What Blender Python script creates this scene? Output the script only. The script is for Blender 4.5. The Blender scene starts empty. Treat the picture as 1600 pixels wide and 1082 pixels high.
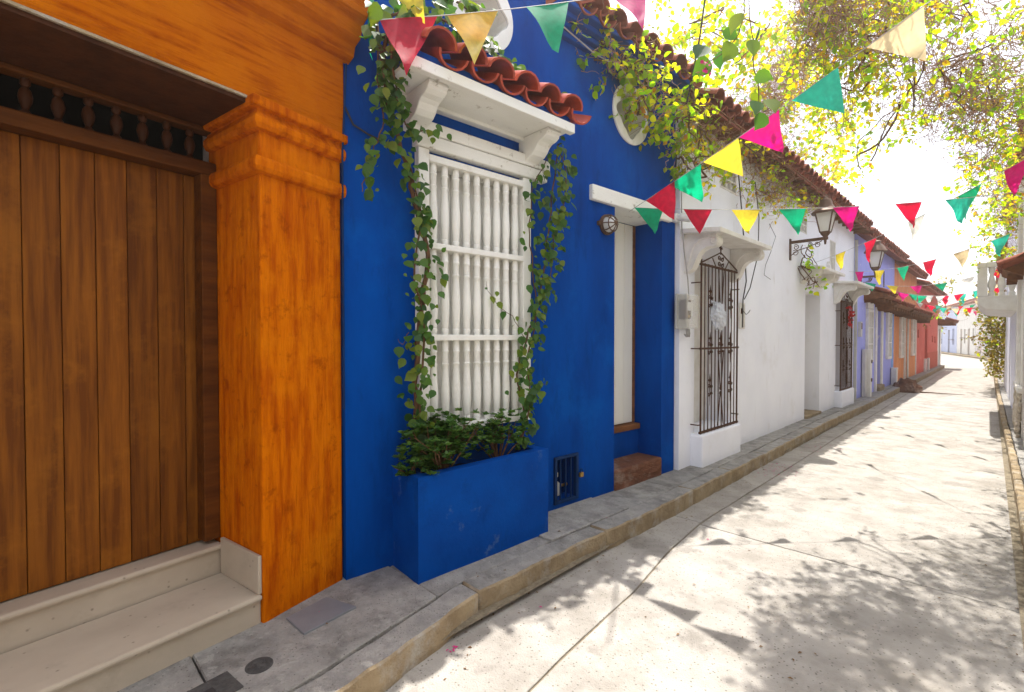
import bpy, bmesh, math, random
from mathutils import Vector, Matrix, noise
import numpy as np
random.seed(7)
R = math.radians
sc = bpy.context.scene
col = sc.collection

# ------------------------------------------------------------------ camera
F_PX, CAM_H, PITCH, YAW = 755.0, 1.6, R(1.0), math.atan(748 / 755)
cam = bpy.data.cameras.new('camera')
cam.sensor_width = 36; cam.lens = F_PX / 1600 * 36; cam.clip_end = 600; cam.clip_start = 0.02
cam_o = bpy.data.objects.new('camera', cam); col.objects.link(cam_o)
cam_o.location = (0, 0, CAM_H); cam_o.rotation_euler = (R(90) - PITCH, 0, YAW)
sc.camera = cam_o
# ------------------------------------------------------------------ sky and sun
SUN = Vector((-0.085, 0.45, 1.0)).normalized()          # direction towards the sun
sun_el = math.asin(SUN.z); sun_az = math.atan2(SUN.x, SUN.y)
w = bpy.data.worlds.new('World'); sc.world = w; w.use_nodes = True
nt = w.node_tree; nt.nodes.clear()
sky = nt.nodes.new('ShaderNodeTexSky'); sky.sky_type = 'NISHITA'; sky.sun_disc = False
sky.sun_elevation = sun_el; sky.sun_rotation = sun_az; sky.dust_density = 3.5; sky.air_density = 1.0
mx = nt.nodes.new('ShaderNodeMix'); mx.data_type = 'RGBA'; mx.inputs[0].default_value = 0.6
mx.inputs[7].default_value = (8.5, 8.8, 9.5, 1)        # thin white veil of cloud over the whole sky
bg = nt.nodes.new('ShaderNodeBackground'); bg.inputs[1].default_value = 0.15
wo = nt.nodes.new('ShaderNodeOutputWorld')
nt.links.new(sky.outputs[0], mx.inputs[6]); nt.links.new(mx.outputs[2], bg.inputs[0]); nt.links.new(bg.outputs[0], wo.inputs[0])
sl = bpy.data.lights.new('sun', 'SUN'); sl.energy = 5.0; sl.angle = R(0.55); sl.color = (1, 0.96, 0.90)
so = bpy.data.objects.new('sun', sl); col.objects.link(so); so.location = (0, 10, 20)
so.rotation_euler = (-SUN).to_track_quat('-Z', 'Y').to_euler()
sc.view_settings.view_transform = 'Standard'; sc.view_settings.look = 'None'
sc.view_settings.exposure = 0.93; sc.view_settings.gamma = 1.0; sc.view_settings.use_curve_mapping = False
sc.cycles.use_denoising = True
sc.cycles.max_bounces = 7; sc.cycles.diffuse_bounces = 4; sc.cycles.transparent_max_bounces = 8
sc.cycles.sample_clamp_indirect = 6

# ------------------------------------------------------------------ measuring helpers (photo point -> real plane)
fw = Vector((-math.sin(YAW), math.cos(YAW), 0)); rt = Vector((math.cos(YAW), math.sin(YAW), 0)); up = Vector((0, 0, 1))
cf = fw * math.cos(PITCH) - up * math.sin(PITCH); cu = up * math.cos(PITCH) + fw * math.sin(PITCH)
CAM = Vector((0, 0, CAM_H))
def ray(u, v): return rt * ((u - 800) / F_PX) - cu * ((v - 541) / F_PX) + cf
def on_ground(u, v, z=0.0):
    d = ray(u, v); return CAM + d * ((z - CAM_H) / d.z)
def at_depth(u, v, dep): return CAM + ray(u, v) * dep
class Frame:
    """facade frame: local x = out of the wall, y = along it, z = up"""
    def __init__(s, p, q):
        s.p = Vector((p[0], p[1], 0)); d = Vector((q[0] - p[0], q[1] - p[1], 0)).normalized()
        s.d = d; s.n = Vector((d.y, -d.x, 0)); s.rz = math.atan2(-d.x, d.y)
    def w(s, o, a, z): return s.p + s.n * o + s.d * a + up * z
    def px(s, u, v, o=0.0):
        r = ray(u, v); t = (s.n.dot(s.p) + o - s.n.dot(CAM)) / s.n.dot(r); P = CAM + r * t
        return o, (P - s.p).dot(s.d), P.z

# ------------------------------------------------------------------ object helpers
def tag(o, label=None, cat=None, group=None, kind=None):
    if label: o['label'] = label
    if cat: o['category'] = cat
    if group: o['group'] = group
    if kind: o['kind'] = kind
    return o
def empty(name, loc=(0, 0, 0), rz=0.0, label=None, cat=None, group=None):
    o = bpy.data.objects.new(name, None); col.objects.link(o); o.empty_display_size = .1
    o.location = loc; o.rotation_euler = (0, 0, rz); return tag(o, label, cat, group)
def link(name, me, parent=None, loc=None, rot=None, scale=None):
    o = bpy.data.objects.new(name, me); col.objects.link(o)
    if parent: o.parent = parent
    if loc is not None: o.location = loc
    if rot is not None: o.rotation_euler = rot
    if scale is not None: o.scale = scale if hasattr(scale, '__len__') else (scale,) * 3
    return o
class MB:
    def __init__(s): s.v = []; s.f = []
    def add(s, vs, fs):
        b = len(s.v); s.v += [tuple(x) for x in vs]; s.f += [tuple(b + i for i in f) for f in fs]; return s
    def box(s, x0, x1, y0, y1, z0, z1):
        return s.add([(x, y, z) for z in (z0, z1) for y in (y0, y1) for x in (x0, x1)],
                     [(0, 2, 3, 1), (4, 5, 7, 6), (0, 1, 5, 4), (2, 6, 7, 3), (0, 4, 6, 2), (1, 3, 7, 5)])
    def quad(s, *p): return s.add(p, [tuple(range(len(p)))])
    def prism(s, poly, fn, a, b):
        """poly (x,y) list extruded from a to b; fn(x,y,t)->point"""
        n = len(poly); vs = [fn(x, y, a) for x, y in poly] + [fn(x, y, b) for x, y in poly]
        return s.add(vs, [tuple(range(n))[::-1], tuple(range(n, 2 * n))] + [(i, (i + 1) % n, n + (i + 1) % n, n + i) for i in range(n)])
    def tube(s, pts, r, n=6, cap=True):
        pts = [Vector(p) for p in pts]; m = len(pts); rr = r if hasattr(r, '__len__') else [r] * m
        vs = []; prev = None
        for i, p in enumerate(pts):
            t = (pts[min(i + 1, m - 1)] - pts[max(i - 1, 0)])
            t = t.normalized() if t.length > 1e-9 else Vector((0, 0, 1))
            a = prev if prev is not None else (Vector((0, 0, 1)) if abs(t.z) < .9 else Vector((1, 0, 0)))
            a = (a - t * a.dot(t)); a = a.normalized() if a.length > 1e-6 else t.orthogonal().normalized(); prev = a
            b = t.cross(a)
            vs += [p + (a * math.cos(2 * math.pi * k / n) + b * math.sin(2 * math.pi * k / n)) * rr[i] for k in range(n)]
        fs = [(i * n + k, i * n + (k + 1) % n, (i + 1) * n + (k + 1) % n, (i + 1) * n + k) for i in range(m - 1) for k in range(n)]
        if cap: fs += [tuple(range(n))[::-1], tuple((m - 1) * n + k for k in range(n))]
        return s.add(vs, fs)
    def lathe(s, prof, n=12, c=(0, 0, 0), cap=True):
        vs = [(c[0] + r * math.cos(2 * math.pi * k / n), c[1] + r * math.sin(2 * math.pi * k / n), c[2] + z) for r, z in prof for k in range(n)]
        m = len(prof)
        fs = [(i * n + k, i * n + (k + 1) % n, (i + 1) * n + (k + 1) % n, (i + 1) * n + k) for i in range(m - 1) for k in range(n)]
        if cap: fs += [tuple(range(n))[::-1], tuple((m - 1) * n + k for k in range(n))]
        return s.add(vs, fs)
    def mesh(s, name, m, smooth=False):
        me = bpy.data.meshes.new(name); me.from_pydata(s.v, [], s.f)
        bm = bmesh.new(); bm.from_mesh(me); bmesh.ops.recalc_face_normals(bm, faces=bm.faces); bm.to_mesh(me); bm.free()
        me.materials.append(m)
        if smooth:
            me.polygons.foreach_set('use_smooth', [True] * len(me.polygons))
            try: me.set_sharp_from_angle(angle=R(40))
            except Exception: pass
        return me
    def build(s, name, m, parent=None, smooth=False, bevel=0, loc=None, rot=None, seg=2):
        o = link(name, s.mesh(name, m, smooth), parent, loc, rot)
        if bevel:
            b = o.modifiers.new('bevel', 'BEVEL'); b.width = bevel; b.segments = seg; b.limit_method = 'ANGLE'; b.angle_limit = R(35)
        return o
def box(name, m, parent, x0, x1, y0, y1, z0, z1, bevel=0): return MB().box(x0, x1, y0, y1, z0, z1).build(name, m, parent, bevel=bevel)

# ------------------------------------------------------------------ materials
MATS = {}
def mat(name, c1, c2=None, scale=4.0, stretch=(1, 1, 1), rough=.8, bump=.15, bscale=60, c3=None, c3amt=.5, c3scale=1.3,
        spec=.12, metal=0.0, rnd=0.0, detail=6, trans=0.0, lo=.35, hi=.65, bdist=.01, speck=None, speckscale=180, speckth=.12, c3lo=.52, c3hi=.64, c4=None, c4amt=.5, c4scale=2.0, c4str=(1, 1, 1), c4lo=.55, c4hi=.7):
    if name in MATS: return MATS[name]
    m = bpy.data.materials.new(name); m.use_nodes = True; t = m.node_tree; N = t.nodes; L = t.links
    b = N['Principled BSDF']; b.inputs['Roughness'].default_value = rough; b.inputs['Metallic'].default_value = metal
    b.inputs['Specular IOR Level'].default_value = spec
    tc = N.new('ShaderNodeTexCoord'); mp = N.new('ShaderNodeMapping'); mp.inputs['Scale'].default_value = stretch
    oi = N.new('ShaderNodeObjectInfo')
    vm = N.new('ShaderNodeVectorMath'); vm.operation = 'SCALE'; vm.inputs[0].default_value = (13.1, 7.7, 3.3)
    L.new(oi.outputs['Random'], vm.inputs['Scale'])
    va = N.new('ShaderNodeVectorMath'); va.operation = 'ADD'
    L.new(tc.outputs['Object'], va.inputs[0])
    if rnd: L.new(vm.outputs[0], va.inputs[1])
    L.new(va.outputs[0], mp.inputs[0])
    def nz(sc_, det=detail, src=None, rg=.6):
        n = N.new('ShaderNodeTexNoise'); n.inputs['Scale'].default_value = sc_; n.inputs['Detail'].default_value = det
        n.inputs['Roughness'].default_value = rg; L.new(src or mp.outputs[0], n.inputs['Vector']); return n
    def mixc(fac, a, bcol):
        x = N.new('ShaderNodeMix'); x.data_type = 'RGBA'; L.new(fac, x.inputs[0])
        if isinstance(a, tuple): x.inputs[6].default_value = (*a, 1)
        else: L.new(a, x.inputs[6])
        if isinstance(bcol, tuple): x.inputs[7].default_value = (*bcol, 1)
        else: L.new(bcol, x.inputs[7])
        return x.outputs[2]
    def rng(src, a, b_, o1=1.0):
        x = N.new('ShaderNodeMapRange'); x.inputs[1].default_value = a; x.inputs[2].default_value = b_; x.inputs[4].default_value = o1
        L.new(src, x.inputs[0]); return x.outputs[0]
    out = None
    n1 = nz(scale)
    out = mixc(rng(n1.outputs[0], lo, hi), c1, c2 if c2 else tuple(x * .85 for x in c1))
    if c3:
        n3 = nz(c3scale, 8, tc.outputs['Object'] if not rnd else va.outputs[0], .7); out = mixc(rng(n3.outputs[0], c3lo, c3hi, c3amt), out, c3)
    if c4:
        m4 = N.new('ShaderNodeMapping'); m4.inputs['Scale'].default_value = c4str; m4.inputs['Location'].default_value = (3.7, 1.9, 5.3); L.new(va.outputs[0], m4.inputs[0])
        n4 = nz(c4scale, 9, m4.outputs[0], .68); out = mixc(rng(n4.outputs[0], c4lo, c4hi, c4amt), out, c4)
    if speck:
        vo = N.new('ShaderNodeTexVoronoi'); vo.inputs['Scale'].default_value = speckscale; L.new(va.outputs[0], vo.inputs['Vector'])
        sr = N.new('ShaderNodeMapRange'); sr.inputs[1].default_value = speckth; sr.inputs[2].default_value = speckth + .08
        sr.inputs[3].default_value = .75; sr.inputs[4].default_value = 0; L.new(vo.outputs['Distance'], sr.inputs[0])
        out = mixc(sr.outputs[0], out, speck)
    if rnd:
        h = N.new('ShaderNodeHueSaturation'); L.new(out, h.inputs['Color'])
        mr = N.new('ShaderNodeMapRange'); mr.inputs[3].default_value = 1 - rnd; mr.inputs[4].default_value = 1 + rnd
        L.new(oi.outputs['Random'], mr.inputs[0]); L.new(mr.outputs[0], h.inputs['Value']); out = h.outputs[0]
    L.new(out, b.inputs['Base Color'])
    if bump:
        nb = nz(bscale, 5); n2 = nz(scale * 1.5, 4)
        ad = N.new('ShaderNodeMath'); ad.operation = 'MULTIPLY_ADD'; ad.inputs[1].default_value = 2.2
        L.new(n2.outputs[0], ad.inputs[0]); L.new(nb.outputs[0], ad.inputs[2])
        bp = N.new('ShaderNodeBump'); bp.inputs['Strength'].default_value = bump; bp.inputs['Distance'].default_value = bdist
        L.new(ad.outputs[0], bp.inputs['Height']); L.new(bp.outputs[0], b.inputs['Normal'])
    if trans: b.inputs['Transmission Weight'].default_value = trans
    MATS[name] = m; return m
def leafmat(name, cols, trans=.5, rough=.45, island=True, boost=2.0):
    m = bpy.data.materials.new(name); m.use_nodes = True; t = m.node_tree; N = t.nodes; L = t.links; N.clear()
    out = N.new('ShaderNodeOutputMaterial')
    if island: g = N.new('ShaderNodeNewGeometry'); src = g.outputs['Random Per Island']
    else: g = N.new('ShaderNodeObjectInfo'); src = g.outputs['Random']
    cr = N.new('ShaderNodeValToRGB'); cr.color_ramp.interpolation = 'LINEAR'
    el = cr.color_ramp.elements
    for i, c in enumerate(cols):
        p = i / max(1, len(cols) - 1)
        e = el[i] if i < 2 else el.new(p)
        e.position = p; e.color = (*c, 1)
    L.new(src, cr.inputs[0])
    tc = N.new('ShaderNodeTexCoord'); nz = N.new('ShaderNodeTexNoise'); nz.inputs['Scale'].default_value = 25
    L.new(tc.outputs['Object'], nz.inputs['Vector'])
    h = N.new('ShaderNodeHueSaturation'); L.new(cr.outputs[0], h.inputs['Color'])
    mr = N.new('ShaderNodeMapRange'); mr.inputs[3].default_value = .75; mr.inputs[4].default_value = 1.25; L.new(nz.outputs[0], mr.inputs[0]); L.new(mr.outputs[0], h.inputs['Value'])
    p = N.new('ShaderNodeBsdfPrincipled'); p.inputs['Roughness'].default_value = rough; p.inputs['Specular IOR Level'].default_value = .35
    L.new(h.outputs[0], p.inputs['Base Color'])
    tr = N.new('ShaderNodeBsdfTranslucent')
    hb = N.new('ShaderNodeHueSaturation'); hb.inputs['Saturation'].default_value = 1.1; hb.inputs['Value'].default_value = boost; L.new(h.outputs[0], hb.inputs['Color'])
    L.new(hb.outputs[0], tr.inputs[0])
    mx = N.new('ShaderNodeMixShader'); mx.inputs[0].default_value = trans
    L.new(p.outputs[0], mx.inputs[1]); L.new(tr.outputs[0], mx.inputs[2]); L.new(mx.outputs[0], out.inputs[0])
    MATS[name] = m; return m
def glassmat(name, colr, rough=.1, alpha=.35):
    m = bpy.data.materials.new(name); m.use_nodes = True; t = m.node_tree; N = t.nodes; L = t.links
    b = N['Principled BSDF']; b.inputs['Base Color'].default_value = (*colr, 1); b.inputs['Roughness'].default_value = rough
    b.inputs['Alpha'].default_value = alpha; MATS[name] = m; return m

M_blue = mat('blue_paint', (.0001, .060, .31), (.0001, .040, .225), 2.8, (1, 1, .35), rough=.7, bump=.3, bscale=45, c4=(.0002, .028, .15), c4amt=.55, c4scale=5, c4str=(1, 1.3, .35), c3=(.0005, .085, .37), c3amt=.5, c3scale=1.5, spec=.03, bdist=.006)
M_blue_planter = mat('blue_planter_paint', (.0001, .060, .305), (.0001, .042, .235), 3, spec=.05, c4=(.0002, .028, .15), c4amt=.5, c4scale=5, rough=.6, bump=.25, bscale=40, c3=(.10, .17, .30), c3amt=.5, c3scale=5, c3lo=.62, c3hi=.70, bdist=.006)
M_orangeV = mat('orange_limewash_vertical', (.57, .135, .0008), (.37, .062, .0005), 13, (1.5, 1.5, .20), c4=(.24, .038, .0005), c4amt=.6, c4scale=9, c4lo=.56, c4hi=.66, rough=.95, spec=.03, bump=.8, bscale=45, c3=(.66, .185, .002), c3amt=.7, c3scale=2.2, c3lo=.48, c3hi=.66, lo=.42, hi=.66, bdist=.008)
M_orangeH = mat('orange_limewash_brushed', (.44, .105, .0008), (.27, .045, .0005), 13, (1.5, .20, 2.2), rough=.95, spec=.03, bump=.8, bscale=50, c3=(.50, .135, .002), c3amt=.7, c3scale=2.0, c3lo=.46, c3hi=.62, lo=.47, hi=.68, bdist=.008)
M_door = mat('oiled_oak', (.24, .078, .006), (.125, .036, .003), 9, (3.2, 3.2, .17), spec=.15, rough=.6, bump=.35, bscale=18, rnd=.22, lo=.38, hi=.62, c3=(.31, .11, .009), c3amt=.5, c3scale=2.5, bdist=.004)
M_doorframe = mat('dark_oak_frame', (.11, .034, .004), (.06, .017, .002), 6, (2.5, .3, 2.5), spec=.15, rough=.65, bump=.3, bscale=30, rnd=.15)
M_spindle = mat('dark_spindle', (.075, .026, .010), (.045, .015, .006), 12, rough=.5, bump=.1)
M_black = mat('dark_interior', (.006, .005, .004), None, rough=.9, bump=0)
M_marble = mat('cream_marble', (.50, .43, .335), (.41, .345, .265), 2.5, (1, .6, 1), rough=.42, bump=.05, c3=(.30, .25, .19), c3amt=.5, c3scale=5, c3lo=.55, c3hi=.75, spec=.4, speck=(.16, .13, .10), speckscale=14, speckth=.035)
M_whitewood = mat('weathered_white_paint', (.82, .81, .75), (.74, .73, .66), 4, (1, .4, 1), rough=.6, bump=.25, bscale=35, c3=(.30, .25, .18), c3amt=.8, c3scale=9, c3lo=.60, c3hi=.68, bdist=.006)
M_grille = mat('white_gloss_paint', (.84, .83, .77), (.78, .77, .71), 5, rough=.42, bump=.05, c3=(.60, .56, .46), c3amt=.4, c3scale=8)
M_white = mat('white_plaster', (.84, .85, .90), (.79, .80, .86), 1.6, c4=(.48, .45, .41), c4amt=.4, c4scale=6, c4str=(1, 1, .3), c4lo=.60, c4hi=.75, rough=.85, bump=.3, bscale=30, c3=(.60, .57, .52), c3amt=.45, c3scale=1.1, c3lo=.58, c3hi=.75, bdist=.008)
M_white2 = mat('cream_white_plaster', (.80, .78, .73), (.70, .67, .62), 2, rough=.85, bump=.35, bscale=30, c3=(.5, .42, .33), c3amt=.5, c3scale=1.4, c3lo=.57, c3hi=.72)
M_mould = mat('white_mouldings', (.78, .76, .72), (.66, .63, .58), 6, rough=.8, bump=.2, c3=(.5, .45, .38), c3amt=.5, c3scale=5, c3lo=.6, c3hi=.72)
M_beige = mat('beige_door_paint', (.62, .57, .47), (.54, .49, .40), 3, (1, 1, .3), rough=.6, bump=.1)
M_offwhite_door = mat('offwhite_door_paint', (.80, .78, .70), (.74, .72, .64), 3, (1, 1, .3), rough=.5, bump=.08)
M_iron = mat('rusty_iron', (.055, .030, .020), (.11, .05, .03), 20, rough=.7, bump=.3, bscale=120, metal=.2)
M_lampiron = mat('brown_lamp_iron', (.09, .055, .04), (.14, .08, .05), 12, rough=.55, bump=.15, metal=.3)
M_terra = mat('terracotta', (.29, .085, .045), (.17, .045, .026), 8, rough=.75, bump=.3, bscale=60, rnd=.25, c3=(.16, .06, .04), c3amt=.55, c3scale=5)
M_terra_glaze = mat('glazed_terracotta', (.45, .062, .025), (.30, .04, .018), 8, rough=.38, bump=.15, bscale=40, rnd=.18, spec=.5, c3=(.22, .045, .025), c3amt=.5, c3scale=6)
M_timber = mat('brown_timber', (.20, .085, .035), (.11, .045, .02), 6, (2, .3, 2), rough=.8, bump=.4, bscale=30, rnd=.2)
M_lav = mat('lavender_paint', (.38, .40, .80), (.33, .35, .75), 2.2, (1, 1, .4), rough=.85, bump=.25, c3=(.72, .72, .80), c3amt=.8, c3scale=3.5, c3lo=.6, c3hi=.68)
M_sky_blue = mat('light_blue_paint', (.22, .38, .74), (.18, .32, .70), 2, rough=.85, bump=.2)
M_ora2 = mat('faded_orange_paint', (.72, .30, .13), (.60, .23, .10), 2.5, (1, 1, .3), rough=.85, bump=.25, c3=(.74, .50, .36), c3amt=.7, c3scale=3, c3lo=.56, c3hi=.68)
M_red2 = mat('coral_red_paint', (.62, .13, .10), (.54, .11, .085), 2, (1, 1, .5), rough=.85, bump=.2, c3=(.66, .25, .19), c3amt=.6, c3scale=2)
M_redlow = mat('brick_red_dado', (.50, .10, .06), (.42, .08, .05), 2, rough=.85, bump=.2)
M_conc = mat('pavement_concrete', (.38, .36, .33), (.26, .25, .232), 7, c4=(.40, .385, .35), c4amt=.7, c4scale=9, c4lo=.58, c4hi=.64, rough=.92, bump=.9, bscale=70, bdist=.016, rnd=.08, c3=(.15, .14, .13), c3amt=.7, c3scale=4.5, c3lo=.5, c3hi=.66, speck=(.10, .09, .08), speckscale=38, speckth=.10)
M_curb = mat('sandstone_kerb', (.36, .28, .175), (.24, .18, .11), 6, (1, 1, 1), rough=.92, bump=.8, bscale=60, rnd=.1, c3=(.40, .38, .34), c3amt=.7, c3scale=5, c3lo=.5, c3hi=.66, bdist=.015)
M_road = mat('road_concrete', (.425, .395, .355), (.325, .30, .268), 3.2, c4=(.17, .155, .135), c4amt=.5, c4scale=2.6, c4lo=.56, c4hi=.64, rough=.9, bump=.8, bscale=110, rnd=.04, c3=(.26, .235, .20), c3amt=.65, c3scale=1.6, c3lo=.5, c3hi=.68, speck=(.13, .12, .10), speckscale=34, speckth=.13, bdist=.014)
M_dirt = mat('joint_dirt', (.27, .23, .165), (.16, .13, .09), 25, rough=1, bump=.6, bscale=150)
M_earth = mat('dry_earth', (.30, .27, .22), (.22, .19, .15), 3, rough=1, bump=.3)
M_soil = mat('dark_soil', (.030, .020, .012), (.018, .012, .008), 30, rough=1, bump=.8, bscale=90)
M_step = mat('worn_brown_stone', (.20, .085, .05), (.12, .055, .035), 8, (1, .6, 2), rough=.8, bump=.8, bscale=50, c3=(.34, .27, .22), c3amt=.5, c3scale=4, bdist=.015)
M_bark = mat('vine_bark', (.16, .085, .045), (.09, .05, .028), 14, rough=.9, bump=.5, bscale=80)
M_twig = mat('dry_twigs', (.42, .26, .18), (.26, .15, .10), 4, rough=.95, bump=0)
M_steel = mat('grey_steel_plate', (.24, .25, .27), (.19, .20, .22), 4, rough=.5, bump=.1, metal=.3)
M_castiron = mat('dark_cast_iron', (.10, .095, .09), (.06, .057, .055), 25, rough=.75, bump=.7, bscale=70)
M_plastic = mat('grey_plastic', (.50, .49, .45), (.42, .41, .38), 6, rough=.5, bump=.05)
M_camwhite = mat('white_plastic', (.80, .80, .78), None, rough=.4, bump=0)
M_brass = mat('brass', (.45, .29, .09), (.34, .21, .06), 20, rough=.4, bump=.1, metal=.8)
M_cable = mat('black_cable', (.05, .045, .045), None, rough=.6, bump=0)
M_greycable = mat('grey_cable', (.40, .38, .36), None, rough=.6, bump=0)
M_bag = glassmat('grey_plastic_film', (.62, .64, .68), .25, .85)
M_clear = glassmat('clear_plastic', (.75, .73, .66), .15, .35)
M_pane = glassmat('frosted_pane', (.82, .80, .72), .3, .6)
M_lampglass = glassmat('ribbed_lamp_glass', (.80, .80, .76), .2, .75)
M_shutter = mat('grey_shutter', (.60, .58, .55), (.50, .48, .46), 4, rough=.7, bump=.1)
M_sackm = mat('brown_sacking', (.17, .085, .055), (.11, .055, .04), 12, rough=.95, bump=.6, bscale=80, c3=(.45, .36, .30), c3amt=.6, c3scale=4)
M_stone = mat('rubble_stone', (.55, .49, .40), (.38, .32, .25), 7, rough=.95, bump=.9, bscale=50, c3=(.62, .58, .52), c3amt=.7, c3scale=3, bdist=.02)
M_pink = mat('pink_petal', (.62, .03, .22), (.50, .02, .18), 20, rough=.6, bump=0)
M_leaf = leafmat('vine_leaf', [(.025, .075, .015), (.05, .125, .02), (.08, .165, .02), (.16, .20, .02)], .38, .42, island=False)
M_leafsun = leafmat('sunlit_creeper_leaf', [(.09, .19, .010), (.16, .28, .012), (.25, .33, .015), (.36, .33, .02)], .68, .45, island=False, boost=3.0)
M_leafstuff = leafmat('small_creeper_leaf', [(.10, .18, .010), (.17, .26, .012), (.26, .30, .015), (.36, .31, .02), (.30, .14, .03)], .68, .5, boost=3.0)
M_shrub = leafmat('shrub_leaf', [(.03, .085, .018), (.06, .135, .026), (.10, .185, .03)], .35, .5)
M_bush = leafmat('yellow_green_leaf', [(.10, .14, .012), (.20, .19, .015), (.26, .20, .02), (.14, .08, .02)], .5, .5)
def flagmat(name, c):
    m = leafmat('flag_' + name, [c, tuple(x * .93 for x in c)], .68, .6, island=False, boost=1.15); return m
FLAG = {k: flagmat(k, c) for k, c in dict(green=(.01, .42, .20), red=(.72, .04, .08), yellow=(.78, .62, .10), pink=(.72, .03, .22), cream=(.72, .58, .36), white=(.78, .76, .70), teal=(.06, .50, .36)).items()}

# ================================================================== ground, road, pavements
def interp(tab, y):
    if y <= tab[0][0]: return tab[0][1]
    for (a, b), (c, d) in zip(tab, tab[1:]):
        if y <= c: return b + (d - b) * (y - a) / (c - a)
    return tab[-1][1]
ROAD_Z = -0.16
CURB = [(-6, -1.95), (.3, -1.98), (.9, -2.06), (1.3, -2.13), (1.66, -2.2), (1.95, -2.26), (3, -2.25), (4, -2.2), (7, -2.19), (11, -2.18), (14, -2.1), (20, -2.05), (37.6, -1.88)]
WALL = [(-6, -2.5), (.92, -2.84), (1.46, -3.0), (5.5, -2.70), (15, -2.49), (37.6, -2.08)]
RCURB = [(-6, .24), (5, .21), (9, .20), (20, .14), (30, .12)]
JOINT = [(-6, -1.1), (1.0, -1.5), (1.8, -1.62), (2.3, -1.68), (3.0, -1.74), (3.7, -1.86), (4.5, -1.935), (18.4, -1.85), (37, -1.7), (60, -1.5)]
box('ground', M_earth, None, -120, 120, -60, 200, -.6, -.22)['kind'] = 'structure'
road = MB().quad((-6, -6, ROAD_Z - .009), (1.5, -6, ROAD_Z - .009), (1.5, 36, ROAD_Z - .009), (-6, 36, ROAD_Z - .009)).quad((-30, 36, ROAD_Z - .009), (3, 36, ROAD_Z - .009), (3, 110, ROAD_Z - .009), (-30, 110, ROAD_Z - .009)).build('road', M_dirt); road['kind'] = 'structure'
rr = random.Random(3)
def slab_piece(name, m, parent, xa, xb, y0, y1, ztop, th, jx=.004, ny=None, tilt=0.0, edge_noise=.0, bevel=.006, side=None):
    """paving piece between two curves xa(y), xb(y); gently uneven top"""
    ny = ny or max(3, int((y1 - y0) / .22)); nx = 4; mb = MB(); vs = []
    off = rr.random() * 50
    for i in range(ny + 1):
        y = y0 + (y1 - y0) * i / ny
        a = xa(y); b = xb(y)
        a += edge_noise * noise.noise((y * 5, off, 1)); b += edge_noise * noise.noise((y * 5, off, 9)) + edge_noise * .7 * noise.noise((y * 17, off, 4))
        for k in range(nx + 1):
            x = a + (b - a) * k / nx
            z = ztop + jx * noise.noise((x * 2.3, y * 2.3, off)) + tilt * (k / nx - .5)
            vs.append((x, y + (edge_noise * .5 * noise.noise((x * 6, off, i)) if i in (0, ny) else 0), z))
    n = len(vs); fs = []
    for i in range(ny):
        for k in range(nx):
            p = i * (nx + 1) + k; fs.append((p, p + 1, p + nx + 2, p + nx + 1))
    low = [(x, y, ztop - th) for x, y, z in vs]
    ring = [k for k in range(nx + 1)] + [i * (nx + 1) + nx for i in range(1, ny + 1)] + [ny * (nx + 1) + k for k in range(nx - 1, -1, -1)] + [i * (nx + 1) for i in range(ny - 1, 0, -1)]
    m_ = len(ring); base = n
    vs2 = vs + [low[i] for i in ring]
    fs += [(ring[j], base + j, base + (j + 1) % m_, ring[(j + 1) % m_]) for j in range(m_)]
    mb.add(vs2, fs)
    o = mb.build(name, m, parent, smooth=True, bevel=bevel, seg=1)
    if side:
        o.data.materials.append(side)
        for p in o.data.polygons: p.material_index = 1 if abs(p.normal.z) < .5 else 0
    return o
gap = .006
# roadway slabs, nearest first; gutter slabs along the left kerb
ys = [-5, 4.46, 11.6, 18.8, 26, 33.2, 37]
for a, b in zip(ys, ys[1:]):
    slab_piece('road_slab', M_road, road, lambda y: interp(JOINT, y) + gap, lambda y: interp(RCURB, y) - .012, a + gap, b - gap, ROAD_Z, .05, .006, bevel=.004, edge_noise=.006)
ys = [-5, 4.5, 9.4, 14.2, 20.6, 27, 37]
for a, b in zip(ys, ys[1:]):
    slab_piece('gutter_slab', M_road, road, lambda y: interp(CURB, y) - .04, lambda y: interp(JOINT, y) - gap, a + gap, b - gap, ROAD_Z + .002, .05, .006, bevel=.004, edge_noise=.006)
slab_piece('road_slab', M_road, road, lambda y: -25, lambda y: .1, 37.02, 100, ROAD_Z, .05, .01, ny=30)

pave = MB().quad(*[(interp(WALL, -6) - .5, -6, -.12), (interp(CURB, -6), -6, -.12), (interp(CURB, 1.5) - .02, 1.5, -.12), (interp(CURB, 4) - .02, 4, -.12), (interp(CURB, 37.6) - .02, 37.6, -.12), (-3.2, 37.6, -.12)]).build('pavement', M_dirt); pave['kind'] = 'structure'
y = -5.0
ci = 0
while y < 37.4:
    L_ = rr.uniform(.85, 1.35) * (1 if y < 16 else 1.8)
    y1 = min(y + L_, 37.5)
    if 1.5 < y < 2.0: y1 = 2.9
    dz = rr.uniform(-.008, .008)
    slab_piece('paving_slab', M_conc, pave, lambda t: interp(WALL, t) - .25, lambda t: interp(CURB, t) - .19, y + .004, y1 - .004, dz, .13, .007, edge_noise=.010)
    y = y1
y = -5.0
while y < 37.4:
    L_ = rr.uniform(1.0, 1.8) * (1 if y < 16 else 1.6); y1 = min(y + L_, 37.5)
    dz = rr.uniform(-.006, .006)
    slab_piece('kerb_stone', M_conc, pave, lambda t: interp(CURB, t) - .183, lambda t: interp(CURB, t), y + .002, y1 - .002, dz, .175, .010, edge_noise=.014, bevel=.012, ny=max(6, int((y1 - y) / .06)), side=M_curb)
    y = y1
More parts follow.
